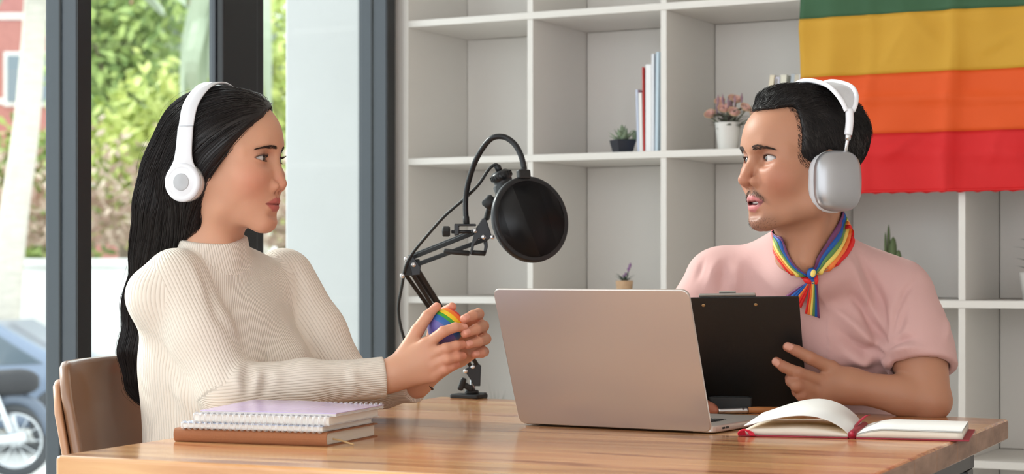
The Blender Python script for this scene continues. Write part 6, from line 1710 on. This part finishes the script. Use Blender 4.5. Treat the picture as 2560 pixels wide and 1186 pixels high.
# pot of pink roses
p = on_shelf(1820, 3, 0.06); rp_ = thing('potted_roses', 'bunch of small pink roses in a ribbed white pot on the shelf', 'plant', tuple(p))
nn = 48; prof = [(0.0, 0.0), (0.0235, 0.0), (0.0245, 0.002), (0.0325, 0.066), (0.033, 0.068), (0.030, 0.068), (0.029, 0.060), (0.0, 0.060)]
V, Q = lathe_arrays([(max(r, 1e-5), z) for r, z in prof], nn)
V = [(x*(1+0.012*(-1)**(i % nn)) if 0 < prof[i//nn][0] > 0.02 else x, y*(1+0.012*(-1)**(i % nn)) if prof[i//nn][0] > 0.02 else y, z) for i, (x, y, z) in enumerate(V)]
mesh_obj('pot', [p+Vector(v) for v in V], Q, mat('white_ceramic', (228, 226, 222), 0.3, coat=0.3), rp_)
M_ros = mat('rose_petal', (236, 190, 178), 0.6, var=0.12, vscale=80); M_ros2 = mat('rose_petal_outer', (226, 190, 156), 0.6); M_lf = mat('dull_rose_leaf', (104, 106, 92), 0.6); M_sprig = mat('mauve_sprig', (152, 120, 134), 0.7); M_stem = mat('plant_stem', (96, 108, 76), 0.7)
def rose(c, r, ax):
    ax = Vector(ax).normalized(); a, b, _ = frame_of(ax)
    fl_ = None
    for ring_, (nq, rr_, tilt) in enumerate(((5, 1.0, 0.9), (4, 0.78, 0.55), (3, 0.5, 0.25))):
        for k in range(nq):
            w = 2*math.pi*k/nq+ring_*0.6; d = a*math.cos(w)+b*math.sin(w)
            V, Q = [], []; n = 6
            for i in range(n+1):
                for j in range(5):
                    t = i/n; u = (j-2)/2*(2*math.pi/nq)*0.62
                    dd = (a*math.cos(w+u)+b*math.sin(w+u))
                    rad = r*rr_*(0.35+0.65*math.sin(min(1, t*1.15)*math.pi/2))*(1+0.12*t*tilt); h_ = r*(-0.7+1.45*t-0.25*t*t*(1+tilt))-r*0.12*abs(u)*t
                    V.append(Vector(c)+dd*rad+ax*h_)
            for i in range(n):
                for j in range(4): q_ = i*5+j; Q.append((q_, q_+1, q_+6, q_+5))
            o = mesh_obj('petal', V, Q, M_ros2 if ring_ == 0 else M_ros, rp_ if fl_ is None else fl_, True)
            sd_ = o.modifiers.new('thick', 'SOLIDIFY'); sd_.thickness = 0.0008
            if fl_ is None: fl_ = o; o.name = 'rose'
    return fl_
RO = [(-0.047, 0.0, 0.091, 0.0135), (-0.026, 0.01, 0.123, 0.012), (-0.004, -0.018, 0.102, 0.0135), (0.024, -0.022, 0.092, 0.0135), (0.018, 0.01, 0.126, 0.0125), (0.005, 0.02, 0.131, 0.011), (0.046, 0.0, 0.104, 0.0125), (0.064, 0.01, 0.089, 0.0125), (-0.015, 0.03, 0.11, 0.012)]
for x, y, z, r in RO:
    c = p+RS @ Vector((x, y, z)); rose(c, r, Vector((x*4, y*4-0.35, 0.35)))
    tube('stem', [p+Vector((x*0.2, y*0.2, 0.058)), c-UZ*0.008], 0.0014, M_stem, rp_, 5)
rr = random.Random(8)
for k in range(60):
    an = rr.uniform(0, 6.28); rad = rr.uniform(0.012, 0.05); z = rr.uniform(0.062, 0.10)
    a0 = p+Vector((math.cos(an)*rad*0.4, math.sin(an)*rad*0.4, z-0.010)); a1 = p+Vector((math.cos(an)*(rad+0.018), math.sin(an)*(rad+0.012), z+rr.uniform(-0.018, 0.012)))
    leaf_blade('leaf', a0, a1, 0.014, 0.001, M_lf, rp_, 0.2)
for k in range(14):
    an = rr.uniform(0, 6.28); rad = rr.uniform(0.005, 0.035); tp = p+Vector((math.cos(an)*rad, math.sin(an)*rad, rr.uniform(0.115, 0.142)))
    tube('sprig', [p+Vector((math.cos(an)*rad*0.3, math.sin(an)*rad*0.3, 0.06)), tp-UZ*0.03, tp-UZ*0.012, tp], [0.0008, 0.0009, 0.0032, 0.0006], M_sprig, rp_, 6)
# lavender in a woven pot
p = on_shelf(1561, 2, 0.10); lv = thing('potted_lavender', 'tiny lavender sprig in a tan pot above the laptop edge', 'plant', tuple(p))
lathe('pot', [(1e-5, 0), (0.016, 0), (0.020, 0.02), (0.0225, 0.042), (0.0205, 0.043), (0.019, 0.036), (1e-5, 0.036)], TR(p), mat('tan_fibre_pot', (204, 168, 134), 0.8, bump=0.5, bscale=120, var=0.15, vscale=40), lv, 24)
M_lvl = mat('lavender_leaf', (84, 100, 88), 0.7); M_lvf = mat('lavender_flower', (150, 112, 156), 0.7)
for k in range(16):
    an = k*2.4; leaf_blade('leaf', p+UZ*0.036, p+Vector((math.cos(an)*(0.018+0.0012*k), math.sin(an)*0.02, 0.050+0.001*(k % 5)*3)), 0.006, 0.001, M_lvl, lv, 0.3)
for (x, z) in ((0.004, 0.064), (0.016, 0.088), (0.012, 0.078), (-0.002, 0.058)):
    q0 = p+Vector((x*0.2, 0, 0.036)); q1 = p+Vector((x, 0, z)); tube('stem', [q0, q1], 0.0009, M_lvl, lv, 5)
    tube('flower_spike', [q1-(q1-q0)*0.30, q1-(q1-q0)*0.12, q1], [0.0015, 0.0042, 0.0015], M_lvf, lv, 8)
# cactus behind the man's shoulder
p = on_shelf(2226, 2, 0.12); ca = thing('potted_cactus', 'small green cactus behind the man\'s shoulder', 'plant', tuple(p))
lathe('pot', [(1e-5, 0), (0.028, 0), (0.036, 0.055), (0.037, 0.065), (0.033, 0.065), (0.031, 0.055), (1e-5, 0.055)], TR(p), MATS['white_ceramic'], ca, 28)
M_cac = mat('cactus_green', (96, 112, 74), 0.7, bump=0.5, bscale=300)
for (x, y, h_, r) in ((0.006, 0, 0.150, 0.0095), (-0.002, 0.01, 0.180, 0.0042), (-0.010, 0.006, 0.162, 0.0034), (0.016, -0.01, 0.118, 0.008)):
    b = p+Vector((x, y, 0.05)); tp = p+Vector((x*1.1, y, h_))
    tube('cactus_stem', [b.lerp(tp, t) for t in (0, 0.2, 0.5, 0.8, 0.93, 1.0)], [r*0.8, r, r*1.05, r*0.9, r*0.6, r*0.1], M_cac, ca, 10)
# leafy plant at the right end
p = on_shelf(2588, 2, 0.12); lp_ = thing('potted_leaf_plant', 'dark leafy plant at the right end of the shelf', 'plant', tuple(p))
lathe('pot', [(1e-5, 0), (0.028, 0), (0.036, 0.055), (0.037, 0.065), (0.033, 0.065), (0.031, 0.055), (1e-5, 0.055)], TR(p), MATS['white_ceramic'], lp_, 28)
for k in range(14):
    an = k*2.4; z = 0.07+0.006*k; leaf_blade('leaf', p+UZ*(z-0.012), p+Vector((math.cos(an)*0.052, math.sin(an)*0.05, z+0.004*(k % 3))), 0.015, 0.001, M_lvl, lp_, 0.25)
rod('stem', p+UZ*0.05, p+UZ*0.155, 0.002, M_stem, lp_, 6)
# grassy plant low behind the table
p = on_shelf(1238, 1, 0.14); gp_ = thing('potted_grass', 'thin grassy plant on the low shelf behind the microphone clamp', 'plant', tuple(p))
lathe('pot', [(1e-5, 0), (0.026, 0), (0.034, 0.05), (0.035, 0.06), (0.031, 0.06), (0.029, 0.05), (1e-5, 0.05)], TR(p), MATS['white_ceramic'], gp_, 28)
rr = random.Random(5); M_gr = mat('grey_green_blade', (134, 146, 124), 0.6)
for k in range(14):
    an = rr.uniform(0, 6.28); h_ = rr.uniform(0.08, 0.125)+(0.035 if k == 0 else 0); leaf_blade('blade', p+Vector((math.cos(an)*0.008, math.sin(an)*0.008, 0.05)), p+Vector((math.cos(an)*0.03, math.sin(an)*0.02, h_)), 0.008, 0.001, M_gr, gp_, 0.12)
